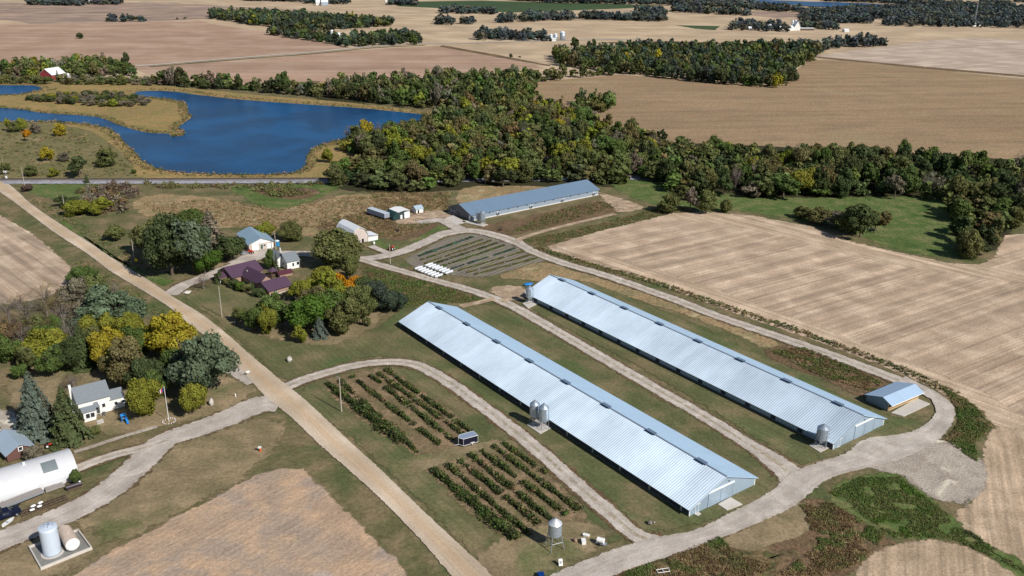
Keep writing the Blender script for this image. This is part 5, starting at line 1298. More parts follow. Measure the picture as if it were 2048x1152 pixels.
# purple roofed house
PR = ribbed('purple metal roof', (.115, .066, .105), .25, .5, 0, .9, 'X', .06, None, .06); PRY = ribbed('purple metal roof long', (.105, .06, .096), .25, .5, 0, .9, 'Y', .06, None, .06)
BR = paint('brown brick', (.33, .22, .165), .85, 0, .2, 4)
def ranch():
    r, W = frame('ranch_house', (539, 593), (582, 581), 'brown brick house with three joined wings under purple metal roofs', 'house')
    he = height_of(539, 593, 581); rise = 1.9; D = 8.2
    gable(r, 0, W, 0, D, he, rise, 'x', BR, PR, .6, .13, wname='front_wing_wall', rname='front_wing_roof')
    MB().box(-.04, W+.04, -.08, -.003, -.03, .35).build('foundation', m_conc, r)
    for u in (W*.22, W*.31): opening(r, 'window', '-y', u, .6, .9, 1., GL, 0, W_trim)
    opening(r, 'window', '-x', 3, 1.4, 1.1, .8, GL, 0, W_trim)
    L2 = math.dist(G(539, 593), G(470, 557))
    gable(r, 1.2, W*.8, D-.02, L2-4, he+.15, rise+.3, 'y', BR, PRY, .6, .13, wname='middle_wing_wall', rname='middle_wing_roof')
    gable(r, -2.5, W+.5, L2-4.2, L2+5.5, he+.2, rise+.45, 'x', BR, PR, .6, .13, wname='rear_wing_wall', rname='rear_wing_roof')
    for u in (D+3, D+8): opening(r, 'window', '-x', u, 1.6, 1.1, .8, GL, 1.2, W_trim)
    opening(r, 'door', '-x', D+5.6, 1, 1.9, .05, W_trim, 1.2, W_trim)
    gable(r, -5.6, -2.5, L2-1, L2+3.6, he-.1, .9, 'x', BR, PR, .4, .12, wname='porch_wall', rname='porch_roof')
    MB().box(-5.85, -5.65, L2-1.2, L2-1., 0, he-.15).build('porch_post', W_trim, r)
    for x, y in ((W*.42, D+4), (W*.3, L2-5.5)): MB().tube((x, y, he+.8), (x, y, he+1.9), .09, None, 6).build('roof_pipe', W_trim, r)
ranch()
def pavilion(px, py, s_, label, name='gazebo', closed=False):
    x, y = G(px, py); r = empty(name, (x, y, .05), .5, label, name.replace('_', ' '))
    for i in range(6):
        a = i*math.pi/3; MB().tube((s_*.8*math.cos(a), s_*.8*math.sin(a), 0), (s_*.8*math.cos(a), s_*.8*math.sin(a), 2), .07, None, 6).build('post', paint('brown post', (.14, .08, .06), .7), r)
    MB().ring([(s_, 1.9), (s_, 2.0), (.15, 3.0), (.02, 3.15)], n=6).build('roof', PR, r)
    MB().ring([(s_*.78, .02), (s_*.78, .7)], n=6).build('railing', paint('brown rail', (.12, .07, .055), .7), r)
pavilion(546, 551, 1.9, 'purple roofed six sided gazebo between the purple roofed house and the farmhouse')
r, W = frame('garden_shed', (560, 556), (588, 550), 'low shed with reddish purple roof before the white farmhouse', 'shed')
gable(r, 0, W*.9, 0, 3.2, 1.2, .8, 'x', BR, paint('reddish purple roof', (.11, .035, .05), .5, .2), .3, .1)

# white house at left
def white_house():
    r, W = frame('farmhouse', (161, 838), (224, 821), 'white house with grey shingle roof and two spruces before it', 'house')
    he = height_of(161, 838, 807); D = 7.6; rise = 2.6
    gable(r, 0, W, 0, D, he, rise, 'x', W_white, S_gray, .35, .16)
    W2 = W+math.dist(G(224, 821), G(250, 813))
    gable(r, W+.01, W2, .2, 5.4, he*.68, 1.4, 'x', W_white, S_gray, .3, .14, wname='wing_wall', rname='wing_roof')
    gable(r, .4, W*.42, -2.6, -.01, he*.62, .7, 'x', W_white, S_gray, .3, .13, wname='sunroom_wall', rname='sunroom_roof')
    po = MB(); px0, px1 = W*.42+.2, W*.62
    po.poly([(px0, -1.5, he*.62), (px1, -1.5, he*.62), (px1-.2, 0, he*.62+.8), (px0+.2, 0, he*.62+.8)]); po.poly([(px0, -1.5, he*.62), (px0+.2, 0, he*.62+.8), (px0, 0, he*.62)]); po.poly([(px1, -1.5, he*.62), (px1, 0, he*.62), (px1-.2, 0, he*.62+.8)])
    po.poly([(px0, -1.5, he*.62-.1), (px0, 0, he*.62-.1), (px1, 0, he*.62-.1), (px1, -1.5, he*.62-.1)]); po.poly([(px0, -1.5, he*.62-.1), (px1, -1.5, he*.62-.1), (px1, -1.5, he*.62), (px0, -1.5, he*.62)])
    po.build('porch_roof', S_gray, r)
    for x in (px0+.1, px1-.1): MB().tube((x, -1.4, 0), (x, -1.4, he*.6), .07, None, 6).build('porch_post', W_trim, r)
    opening(r, 'door', '-y', W*.52, .9, 1.9, .2, paint('dark door', (.05, .05, .06), .5), 0, W_trim)
    opening(r, 'window', '-y', W*.72, .75, 1., 1.5, GL, 0, W_trim)
    opening(r, 'window', '-y', .9, .9, 1.2, .9, GL, -2.6, W_trim); opening(r, 'window', '-y', 2., .9, 1.2, .9, GL, -2.6, W_trim)
    opening(r, 'window', '-y', W+.9, .7, .8, 1.2, GL, .2, W_trim); opening(r, 'window', '-y', W+2.8, .7, .8, 1.2, GL, .2, W_trim)
    MB().box(-.9, -.3, D*.5-.3, D*.5+.3, 0, he+rise+1.).build('chimney', W_white, r)
white_house()
slab('patio_slab', [(193, 842), (206, 838), (208, 845), (195, 849)], 'small pale concrete patio at the steps of the white house', 'patio')
# brick shed
r, W = frame('brick_shed', (16, 925), (70, 906), 'dark red brick shed with a pale blue metal roof beside the left spruce', 'shed')
gable(r, 0, W, 0, math.dist(G(16, 925), G(-6, 893)), height_of(16, 925, 911), height_of(40, 916, 890)-height_of(16, 925, 911), 'y', paint('dark red brick', (.14, .07, .06), .85, 0, .25, 4), ribbed('pale blue shed roof', (.48, .58, .68), .3, .5, 0, .9, 'Y', .08, None, .05), .4, .12)
opening(r, 'window', '-y', W*.46, .7, .8, 1.9, GL, 0, W_trim, fw_=.16)
# arched building
def quonset():
    r = frame2('arched_building', (160, 958), (0, 1008), 'long white arched metal building with a grey skylight', 'arched building')
    D = 10.2
    # local x across the end, +y along to the left
    L = 42; R = D/2; hh = 4.7
    g_ = NG('white arch metal'); sp = g_.n('SeparateXYZ'); g_.l(g_.tc.outputs['Object'], sp.inputs[0])
    wv = g_.math('ABSOLUTE', g_.math('SINE', g_.math('MULTIPLY', sp.outputs['Y'], 5)))
    c0 = g_.mix(g_.rng(g_.noise(.6, 4), .4, .8, 0, .25), (.58, .585, .6), (.42, .42, .43)); pp = g_.principled(c0, .5, 0, g_.bump(wv, .2, .03)); g_.l(pp.outputs[0], g_.out.inputs[0])
    N = 22; b = MB()
    arc = [(R-R*math.cos(math.pi*i/N), hh*math.sin(math.pi*i/N)**.9) for i in range(N+1)]
    for i in range(N):
        p, q = arc[i], arc[i+1]; b.poly([(p[0], 0, p[1]), (p[0], L, p[1]), (q[0], L, q[1]), (q[0], 0, q[1])])
    b.build('shell', g_.m, r, True)
    e = MB(); e.poly([(x, .15, z) for x, z in arc]); e.build('end_wall', W_white, r); e = MB(); e.poly([(x, L-.1, z) for x, z in arc[::-1]]); e.build('end_wall', W_white, r)
    s_ = MB()
    for i in range(5, 9):
        p, q = arc[i], arc[i+1]; k = 1.012
        f = lambda a: (R+(a[0]-R)*k, a[1]*k+.02)
        p, q = f(p), f(q); s_.poly([(p[0], 3.6, p[1]), (p[0], 6.6, p[1]), (q[0], 6.6, q[1]), (q[0], 3.6, q[1])])
    s_.build('skylight', paint('grey skylight', (.17, .2, .21), .4, 0, .25, 2), r)
    MB().tube((R, 9.5, hh-.1), (R, 9.5, hh+.5), .3, None, 10).build('roof_vent', W_trim, r)
quonset()
# --- tanks in the bund
def bund():
    pts = [(57.5, 1097), (157.5, 1062), (185, 1099), (82, 1141)]
    q = [G(*p) for p in pts]; r = empty('containment_basin', (q[3][0], q[3][1], 0), 0, 'low concrete containment basin holding two tanks', 'basin')
    q = [(p[0]-q[3][0], p[1]-q[3][1]) for p in q]
    if area(q) < 0: q.reverse()
    cx, cy = sum(p[0] for p in q)/4, sum(p[1] for p in q)/4
    inn = [(p[0]+(cx-p[0])*.05, p[1]+(cy-p[1])*.05) for p in q]
    b = MB(); b.poly([(*p, .1) for p in inn]); b.build('floor', paint('wet concrete', (.22, .215, .2), .8, 0, .35, .8), r)
    b = MB()
    for i in range(4):
        j = (i+1) % 4
        b.poly([(*q[i], .62), (*q[j], .62), (*inn[j], .62), (*inn[i], .62)]); b.poly([(*q[i], 0), (*q[j], 0), (*q[j], .62), (*q[i], .62)]); b.poly([(*inn[j], .05), (*inn[i], .05), (*inn[i], .62), (*inn[j], .62)])
    b.build('rim_wall', m_conc, r)
bund()
x, y = G(101, 1112); R = 17*mpp(101, 1108); h = height_of(101, 1118, 1066)
r = empty('storage_tank', (x, y+R*.55, .14), 0, 'upright pale blue cylindrical tank in the concrete basin', 'tank')
n = int(h/.5); MB().ring([(R, z*h/n) for z in range(n+1)], n=40).build('body', paint('pale blue tank', (.56, .64, .74), .45, .1, .06, 1.), r, True)
MB().ring([(R*1.01, h), (R*.5, h+.22), (.3, h+.3)], n=40).build('top', paint('pale blue tank', (.56, .64, .74)), r)
MB().ring([(.22, h+.3), (.22, h+.6), (.1, h+.66)], cx=.3, n=12).build('hatch', M_galv, r)
MB().ring([(R+.45, -.03), (R+.45, .06), (R+.3, .08)], n=40).build('base_ring', m_conc, r)
b = MB()
for i in range(6): b.tube((.3+R*.5*math.cos(i), R*.5*math.sin(i), h+.1), (.3+R*.5*math.cos(i), R*.5*math.sin(i), h+.75), .03, None, 5)
b.build('railing', M_galvd, r)
a = Vector((*G(135, 1082), 0)); c_ = Vector((*G(149, 1105), 0)); d = (c_-a).normalized(); R2 = 13.5*mpp(150, 1095); L = (c_-a).length+1.2
r = empty('storage_tank', (c_.x, c_.y, .14), math.atan2(-d.y, -d.x), 'weathered cream horizontal tank lying in the concrete basin', 'tank')
b = MB(); m_tk = paint('weathered cream tank', (.62, .5, .41), .6, .1, .2, 1.2, .3, (.42, .28, .2))
b.tube((.2, 0, R2+.25), (L, 0, R2+.25), R2, None, 36); b.build('body', m_tk, r, False)
MB().tube((.0, 0, R2+.25), (.19, 0, R2+.25), R2*.82, R2*.99, 36).build('end_cap', W_white, r, False)
for t in (.25, .75): MB().box(L*t-.15, L*t+.15, -R2*.8, R2*.8, 0, R2*.55).build('saddle', M_galvd, r)
MB().tube((L*.5, 0, 2*R2+.2), (L*.5, 0, 2*R2+.45), .22, None, 10).build('hatch', m_tk, r)

# --- yard buildings by the grey barn
def semi_trailer():
    r, L = frame('semi_trailer', (734, 429), (769, 441), 'pale blue grey box semi trailer parked left of the green shed', 'trailer')
    D = 2.9; h = height_of(769, 441, 428.3)
    MB().box(0, L, 0, D, .9, h).build('box_body', paint('blue grey trailer box', (.35, .41, .52), .5, .2, .1, 2), r)
    MB().box(-.02, L+.02, -.03, D+.03, h+.003, h+.07).build('roof', paint('trailer roof', (.5, .56, .62), .5), r)
    opening(r, 'rear_door', '+x', .2, 1.15, h-1.3, 1.0, paint('trailer door', (.3, .33, .38), .5), L, M_galvd); opening(r, 'rear_door', '+x', 1.5, 1.15, h-1.3, 1.0, paint('trailer door', (.3, .33, .38), .5), L, M_galvd)
    for x in (L-1.2, L-2.4):
        for y in (0, D-.3): MB().tube((x, y, .5), (x, y+.3, .5), .5, None, 16).build('wheel', paint('tyre', (.02, .02, .02), .9), r)
    MB().box(1.8, 2., .4, .6, 0, .9).box(1.8, 2., D-.6, D-.4, 0, .9).build('landing_gear', M_galvd, r)
semi_trailer()
def green_shed():
    r, W = frame('storage_shed', (797, 439.5), (820, 435), 'dark green shed with white roof and white sliding door', 'shed')
    h = height_of(819, 435, 421); D = 7.5; gm = ribbed('green tin', (.02, .06, .06), .2, .5, 0, .6, 'Y', .2, None, .15)
    gable(r, 0, W, 0, D, h, .5, 'y', paint('green black wall', (.03, .05, .055), .6), W_trim, .15, .1)
    opening(r, 'sliding_door', '-y', W*.52, W*.46, h*.88, .05, W_trim, 0)
    opening(r, 'door', '-y', W*.18, .9, 1.8, .05, W_trim, 0)
    b = MB(); N = 8; arc = [(-2.6*math.cos(math.pi/2*i/N), h*.98*math.sin(math.pi/2*i/N)) for i in range(N+1)]
    for i in range(N): p, q = arc[i], arc[i+1]; b.poly([(p[0], .2, p[1]), (p[0], D-.2, p[1]), (q[0], D-.2, q[1]), (q[0], .2, q[1])])
    b.poly([(p[0], .2, p[1]) for p in arc]+[(0, .2, 0)]); b.build('curved_side', gm, r)
green_shed()
r, W = frame('small_shed', (832.6, 427.5), (846.5, 425), 'small white shed with pale blue roof near the blue grey barn', 'shed')
gable(r, 0, W, 0, 4, height_of(846, 425, 416.5), 1.1, 'x', W_white, paint('pale blue sheet', (.4, .5, .58), .5, .2), .3, .1)
opening(r, 'door', '-y', W*.2, .8, 1.4, .05, M_dark, 0)

# --- cargo trailer
def cargo_trailer():
    r, L = frame('cargo_trailer', (927, 895), (956, 887), 'black enclosed cargo trailer with white edges parked between the berry plots', 'trailer')
    D = 2.3; h = height_of(928, 895, 879); bl = paint('black trailer panel', (.012, .013, .03), .3, .1, .1, 2)
    b = MB(); V_ = [(0, 0), (L, 0), (L, D), (0, D), (-.75, D/2)]
    for i in range(5):
        j = (i+1) % 5; b.poly([(*V_[i], .4), (*V_[j], .4), (*V_[j], h), (*V_[i], h)])
    b.poly([(*p, .4) for p in V_][::-1]); b.build('box_body', bl, r)
    MB().poly([(*p, h+.05) for p in V_]).build('roof', paint('trailer roof sheet', (.33, .4, .52), .45, .3), r)
    t = MB()
    for i in range(5):
        j = (i+1) % 5; t.tube((*V_[i], h+.02), (*V_[j], h+.02), .055, None, 5); t.tube((*V_[i], .4), (*V_[j], .4), .05, None, 5)
        t.tube((*V_[i], .4), (*V_[i], h), .035, None, 5)
    t.build('edge_trim', W_trim, r)
    for y in (-.12, D-.08):
        w_ = MB().tube((L*.6, y, .33), (L*.6, y+.2, .33), .33, None, 16).build('wheel', paint('tyre', (.02, .02, .02), .9), r)
        MB().tube((L*.6, y-.01, .33), (L*.6, y+.21, .33), .16, None, 12).build('rim', W_trim, w_)
    MB().box(L*.6-.5, L*.6+.5, -.25, -.06, .68, .78).build('fender', W_trim, r)
    MB().tube((-.7, D/2, .4), (-1.8, D/2, .4), .06, None, 6).build('hitch', M_galvd, r)
cargo_trailer()

# --- row of white tanks
def gas_tank():
    r = empty('gas_tank', (0, 0, 0), 0, '', 'tank')
    b = MB(); L, R_ = 4.0, .43
    ks = [(0, .04), (.1, .26), (.3, .38), (.5, R_), (L-.5, R_), (L-.3, .38), (L-.1, .26), (L, .04)]
    k0 = len(b.v); n = 16
    for x_, rr in ks:
        for i in range(n): t = 2*math.pi*i/n; b.v.append((x_, rr*math.cos(t), .75+rr*math.sin(t)))
    for j in range(len(ks)-1):
        for i in range(n): b.f.append((j*n+i, j*n+(i+1) % n, (j+1)*n+(i+1) % n, (j+1)*n+i)); b.m.append(0)
    b.build('body', paint('white tank paint', (.62, .65, .68), .4, 0, .05), r, True)
    MB().ring([(.16, 1.2), (.16, 1.42)], cx=L/2, n=10).build('valve_cover', W_trim, r)
    for x_ in (.8, L-1.0): MB().box(x_, x_+.2, -.4, .4, -.02, .35).build('cradle', m_conc, r)
    return r
proto_t = gas_tank()
rows_ = [[(829.5, 540.5), (836, 543.2), (842, 546), (849, 548.5), (855.5, 551.3), (862, 553.8), (869.5, 556.3)], [(850.5, 534), (856.5, 536.6), (863.5, 539), (870, 541.3), (877, 544), (883.5, 546.5), (890.5, 549.3)]]
dirp = (G(886.5, 549.5), G(869.5, 555.3)); ta = math.atan2(dirp[0][1]-dirp[1][1], dirp[0][0]-dirp[1][0])
for ri, row in enumerate(rows_):
    for i, (px, py) in enumerate(row):
        o = proto_t if (ri, i) == (0, 0) else copy_tree(proto_t)
        x, y = G(px, py+1.2); o.location = (x, y, 0); o.rotation_euler.z = ta
        o['label'] = f"white gas tank, {ord_[i]} from the left in the {'front row next to the track' if ri == 0 else 'back row next to the garden'}"
        o['group'] = 'white gas tanks laid out beside the track'

# --- poles, signs
WOODP = paint('pole wood', (.42, .37, .31), .85, 0, .1, 3)
def pole(px, py, top, label, lamp=False, r_=.14, group='utility poles', arm=True):
    x, y = G(px, py); h = height_of(px, py, top)
    r = empty('utility_pole', (x, y, 0), ang((300, 560), (355, 600)), label, 'utility pole')
    MB().tube((0, 0, -.1), (0, 0, h), r_*1.2, r_*.75, 8).build('post', WOODP, r)
    if arm: MB().box(-.9, .9, -.05, .05, h-.6, h-.48).build('crossarm', WOODP, r)
    if lamp: MB().tube((0, 0, h-.3), (-1, 0, h-.1), .04, None, 5).blob((-1.15, 0, h-.12), (.28, .16, .1), 8, jit=0).build('lamp', M_galvd, r)
pole(683, 823, 755, 'bare utility pole beside the gravel road at the upper berry plot', arm=False, lamp=True)
pole(444, 633, 573, 'utility pole on the lawn below the purple roofed house', arm=False)
pole(268.5, 517, 479, 'utility pole behind the round yellow sign')
pole(132, 433, 391.5, 'utility pole left of the yellow green bushy trees')
pole(51, 380, 334.7, 'utility pole beside the railway at the dark red bush', lamp=True, arm=False)
pole(780.6, 527, 489, 'utility pole at the fork of drive and track', lamp=True, arm=False)
pole(552, 499, 466, 'utility pole at the right corner of the blue roofed workshop', lamp=True, arm=False)
pole(9, 341, 311, 'thin leaning pole behind the level crossing signal', arm=False, r_=.1)
x, y = G(1948, 52); 
r = empty('radio_mast', (x, y, 0), 0, 'thin lattice mast above the far woods on the right', 'mast'); h = height_of(1948, 52, 1)
b = MB()
for i in range(3): b.tube((1.2*math.cos(i*2.1), 1.2*math.sin(i*2.1), 0), (.2*math.cos(i*2.1), .2*math.sin(i*2.1), h), .16, None, 4)
b.build('lattice', M_galvd, r)
# flagpole
x, y = G(338, 843); h = height_of(338, 843, 774)
r = empty('flagpole', (x, y, 0), 0, 'white flagpole in a ring of pale stones before the white house', 'flagpole')
MB().tube((0, 0, 0), (0, 0, h), .08, .05, 8).build('pole', W_trim, r); MB().blob((0, 0, h+.05), (.12, .12, .12), 8, jit=0).build('finial', W_trim, r)
fl = MB(); n = 7
for i in range(n):
    a0, a1 = i/n, (i+1)/n; f = lambda a: (-1.5*a, .25*math.sin(a*7), -.9*a*a)
    p, q = f(a0), f(a1); fl.poly([(p[0], p[1], h-.4+p[2]*.6), (q[0], q[1], h-.4+q[2]*.6), (q[0], q[1], h-1.4+q[2]*.7), (p[0], p[1], h-1.4+p[2]*.7)], 0 if i < 3 else (1+i % 2))
fl.build('flag', [paint('flag navy', (.03, .04, .16), .8), paint('flag white', (.7, .7, .7), .8), paint('flag red', (.45, .04, .05), .8)], r)
def stone(px, py, s_, label, name='boulder', col='pale stone', c=(.48, .44, .4), tall=1., cat='boulder', group=None):
    x, y = G(px, py); b = MB().blob((0, 0, s_*.35*tall), (s_*.6, s_*.45, s_*.5*tall), 9, jit=.2); o = b.build(name, paint(col, c, .9, 0, .2, 2)); o.location = (x, y, 0); o.rotation_euler.z = random.uniform(0, 3)
    return tag(o, label, cat, group)
for i in range(15):
    a = i/15*2*math.pi; xx, yy = x+1.5*math.cos(a), y+1.5*math.sin(a); p = P(xx, yy, 0)
    stone(p[0], p[1], random.uniform(.35, .5), 'pale stone of the ring around the flagpole', 'border_stone', cat='stone', group='stones in the flagpole ring')
stone(580, 722, 1.7, 'lone pale boulder on the lawn beside the gravel road')
stone(423, 810, 1.3, 'upright pale stone slab beside the left drive', tall=1.7)
stone(375, 586, 2.6, 'flat white rock at the bend of the driveway', tall=.3, col='white rock', c=(.62, .58, .52))
stone(1300, 1048, 1.0, 'grey rock in the lawn hollow near the barn nearest the road', col='dark rock', c=(.2, .18, .15))
stone(1308, 1046, .5, 'small pale stone in the lawn hollow near the barn nearest the road')
stone(1150, 1083, .9, 'small reddish stone near the hopper tank', col='red stone', c=(.35, .22, .16))
def small(name, px, py, parts, label, cat, rz=0, group=None, z=0):
    x, y = G(px, py); r = empty(name, (x, y, z), rz, label, cat, group)
    for nm, b, m in parts: b.build(nm, m, r)
    return r
RD = paint('machine red', (.55, .05, .03), .45, 0, .1); BLU = paint('plastic blue', (.02, .2, .55), .4, 0, .1); TY = paint('tyre', (.02, .02, .02), .9); ORG = paint('signal orange', (.75, .12, .02), .5); YEL = paint('sign yellow', (.8, .62, .01), .5); RUST = paint('rusty steel', (.13, .085, .065), .85, .2, .3, 4)
small('road_sign', 273.5, 528, [('post', MB().tube((0, 0, 0), (0, 0, 1.9), .05, None, 6), M_galvd), ('sign_plate', MB().tube((0, -.08, 1.6), (0, -.04, 1.6), .62, None, 20), YEL)], 'round yellow sign on a post beside the gravel road', 'road sign', -.2)
small('marker_post', 521, 903, [('post', MB().tube((0, 0, 0), (0, 0, 1.), .2, None, 10), ORG), ('sign_plate', MB().box(-.45, .25, -.3, .3, 1.0, 1.25), W_trim)], 'orange marker post with a white plate on the dry grass', 'marker post')
small('mailbox', 494, 752, [('post', MB().tube((0, 0, 0), (0, 0, 1.1), .07, None, 6).tube((0, 0, 1), (-1.4, .1, 1), .05, None, 5), WOODP), ('box', MB().box(-.1, .8, -.2, .2, 1.05, 1.5), W_trim)], 'white mailbox on a post at the edge of the gravel road', 'mailbox', .4)
small('marker_post', 471, 793, [('post', MB().tube((0, 0, 0), (0, 0, .85), .16, .13, 8), W_trim)], 'short white marker post at the corner of road and left drive', 'marker post')
small('marker_post', 470, 647, [('post', MB().box(-.12, .12, -.1, .1, 0, .8), W_trim)], 'short white marker post on the lawn left of the tree row', 'marker post')
small('crossing_signal', 13, 357, [('mast', MB().tube((0, 0, 0), (0, 0, 4), .14, None, 8), M_galv), ('crossbuck', MB().obox((0, -.2, 3.6), (.9, 0, .5), (0, .03, 0), (-.07, 0, .12)).obox((0, -.26, 3.6), (.9, 0, -.5), (0, .03, 0), (.07, 0, .12)), W_trim), ('lamp_housing', MB().tube((-.55, -.1, 2.7), (-.55, -.35, 2.7), .3, None, 12).tube((.55, -.1, 2.7), (.55, -.35, 2.7), .3, None, 12), TY), ('cabinet', MB().box(-.4, .4, -.3, .3, 0, 1.3), W_trim)], 'white level crossing signal where the gravel road meets the railway', 'crossing signal')
# playset
small('playset', 250, 846, [('slide', MB().obox((.5, -.3, .7), (.25, 0, 0), (0, .9, .5), (0, -.03, .05)).obox((.25, -.3, .8), (.03, 0, 0), (0, .9, .5), (0, -.08, .12)), BLU), ('platform', MB().box(-.6, .5, .4, 1.4, .9, 1.05).box(-.6, -.5, .4, .5, 0, 1.8).box(.4, .5, 1.3, 1.4, 0, 1.8).box(-.6, -.5, 1.3, 1.4, 0, 1.8).box(.4, .5, .4, .5, 0, 1.8), BLU), ('canopy', MB().poly([(-.7, .3, 1.8), (.6, .3, 1.8), (.6, .9, 2.2), (-.7, .9, 2.2)]).poly([(-.7, .9, 2.2), (.6, .9, 2.2), (.6, 1.5, 1.8), (-.7, 1.5, 1.8)]), BLU), ('seat', MB().box(-.3, .2, .5, .9, 1.06, 1.2), paint('wood', (.4, .28, .16)))], 'bright blue plastic play set on the lawn before the white house', 'play set', .6)
small('fence_post', 263, 846, [('post', MB().tube((0, 0, 0), (0, 0, .9), .05, None, 6), RUST)], 'short dark stake right of the blue play set', 'stake')
small('grill', 209, 832, [('body', MB().blob((0, 0, .95), (.5, .35, .3), 10, jit=0), paint('grill grey', (.12, .13, .15), .4, .5)), ('leg', MB().box(-.3, -.24, -.2, .2, 0, .8), M_galvd), ('leg', MB().box(.24, .3, -.2, .2, 0, .8), M_galvd)], 'grey lidded barbecue grill at the wall of the white house', 'grill', .3)
def tractor(px, py, s_, m, label, rz=0, name='tractor', cat='tractor'):
    x, y = G(px, py); r = empty(name, (x, y, .02), rz, label, cat); r.scale = (s_,)*3
    MB().box(0, 1.6, -.35, .35, .7, 1.3).build('hood', m, r, bevel=.06); MB().box(-1., 0, -.5, .5, .6, 1.1).build('rear_body', m, r)
    MB().box(-.8, -.3, -.3, .3, 1.1, 1.3).build('seat', TY, r); MB().tube((.1, 0, 1.2), (-.15, 0, 1.7), .03, None, 5).tube((-.2, 0, 1.68), (-.1, 0, 1.74), .24, None, 10).build('steering_wheel', TY, r)
    for x_, y_, R_ in ((-.6, .55, .7), (-.6, -.85, .7), (1.2, .4, .42), (1.2, -.65, .42)):
        w_ = MB().tube((x_, y_, R_), (x_, y_+.28, R_), R_, None, 18).build('wheel', TY, r); MB().tube((x_, y_-.01, R_), (x_, y_+.29, R_), R_*.5, None, 12).build('rim', W_trim, w_)
    return r
tractor(498, 507, 1.15, RD, 'red tractor parked beside the blue roofed workshop', -.4)
tractor(99, 894, .7, RD, 'small red lawn tractor on the lawn beside the brick shed', .5, 'lawn_tractor', 'lawn tractor')
tractor(783, 500, 1., RD, 'red farm machine behind the utility pole at the fork', 1.2, 'farm_machine', 'farm machine')
tractor(36, 718, 1.1, paint('faded orange red', (.4, .1, .04), .6), 'old orange red tractor at the edge of the left grove', 2.2)
small('toy_wagon', 151, 882, [('tub', MB().box(-.6, .6, -.35, .35, .2, .55), YEL), ('wheel', MB().tube((-.4, -.4, .18), (-.4, .4, .18), .18, None, 10), TY), ('wheel', MB().tube((.4, -.4, .18), (.4, .4, .18), .18, None, 10), TY)], 'yellow toy wagon at the foot of the dark green spruce', 'toy wagon', .3)
small('garden_ornament', 197, 866, [('post', MB().tube((0, 0, 0), (0, 0, 1.1), .04, None, 6), M_galvd), ('disc', MB().tube((0, 0, 1.1), (.05, -.12, 1.15), .3, None, 12), W_trim)], 'small white garden ornament on the lawn before the white house', 'garden ornament')
def car(px, py, rz, m, label, pickup=False, sc=1., cat='car', name='parked_car'):
    x, y = G(px, py); r = empty(name, (x, y, .02), rz, label, cat); r.scale = (sc,)*3
    L, W_ = (5.4, 1.95) if pickup else (4.5, 1.8)
    b = MB()
    if pickup:
        prof = [(0, .45), (L, .45), (L, .95), (L-.15, 1.1), (L-1.6, 1.15), (L-2.1, 1.8), (L-3.2, 1.82), (L-3.45, 1.15), (.05, 1.12), (0, 1.05)]
    else: prof = [(0, .4), (L, .4), (L, .75), (L-.9, .95), (L-1.5, 1.45), (1.3, 1.48), (.5, 1.), (0, .95)]
    sd = lambda y_, inset: [(x_, y_*(1-.12*max(0, (z_-1.1)/.7)) if z_ > 1.1 else y_, z_) for x_, z_ in prof]
    A_, B_ = sd(-W_/2, 0), sd(W_/2, 0); b.poly(A_); b.poly(B_[::-1])
    for i in range(len(prof)): j = (i+1) % len(prof); b.poly([A_[j], A_[i], B_[i], B_[j]])
    b.build('body', m, r, bevel=.05)
    ws = MB()
    if pickup: ws.poly([(L-1.62, -.75, 1.2), (L-1.62, .75, 1.2), (L-2.06, .7, 1.78), (L-2.06, -.7, 1.78)])
    else: ws.poly([(L-.98, -.7, 1.0), (L-.98, .7, 1.0), (L-1.46, .62, 1.42), (L-1.46, -.62, 1.42)])
    o = ws.build('windscreen', GL, r); o.location = (.03, 0, .02)
    for s_ in (-1, 1):
        x0, x1 = (L-3.25, L-2.1) if pickup else (1.4, L-1.6)
        MB().box(x0, x1, s_*(W_/2)-.03, s_*(W_/2)+.012, 1.2 if pickup else 1.02, 1.62 if pickup else 1.34).build('side_window', GL, r)
        MB().box(L-.02, L+.03, s_*.7-.18, s_*.7+.18, .72, .9).build('headlight', W_trim, r)
    if pickup: MB().box(.15, L-3.6, -.8, .8, 1.1, 1.135).build('truck_bed', M_dark, r)
    for x_ in (.95, L-.95):
        for y_ in (-W_/2-.02, W_/2-.2):
            w_ = MB().tube((x_, y_, .38), (x_, y_+.22, .38), .38, None, 16).build('wheel', TY, r); MB().tube((x_, y_-.01, .38), (x_, y_+.23, .38), .2, None, 12).build('rim', M_galv, w_)
    return r
car(-18, 1046, ang((0, 1046), (36, 1033)), paint('dark blue car paint', (.01, .015, .04), .25, .3, .08), 'dark blue pickup truck at the left edge beside the white arched building', True, 1.05, 'pickup truck', 'pickup_truck')
car(1085, 1172, math.pi/2+.1, paint('blue car paint', (.01, .06, .28), .25, .3, .08), 'blue pickup truck cut off by the bottom edge', True, .62, 'pickup truck', 'pickup_truck')
car(483, 511, ang((480, 511), (492, 507)), paint('silver car paint', (.45, .47, .5), .3, .5), 'silver car under the round dark green tree by the workshop', False, .8)
# small boat
b = MB(); n = 12
for i in range(n):
    pass
hull = [(0, .0), (.5, .38), (1.4, .5), (2.6, .42), (3.3, .0)]
b.poly([(x_, y_, .5) for x_, y_ in hull]+[(x_, -y_, .5) for x_, y_ in hull[-2:0:-1]])
bl = [(x_*.9+.15, y_*.6, .05) for x_, y_ in hull]
for sgn in (1, -1):
    for i in range(4): b.poly([(hull[i][0], sgn*hull[i][1], .5), (hull[i+1][0], sgn*hull[i+1][1], .5), (bl[i+1][0], sgn*bl[i+1][1], .05), (bl[i][0], sgn*bl[i][1], .05)])
small('small_boat', 4, 1056, [('hull', b, W_trim), ('bench', MB().box(1.2, 1.5, -.4, .4, .51, .56), M_galv)], 'little white boat lying beside the dark blue pickup truck', 'boat', ang((4, 1056), (26, 1040)))
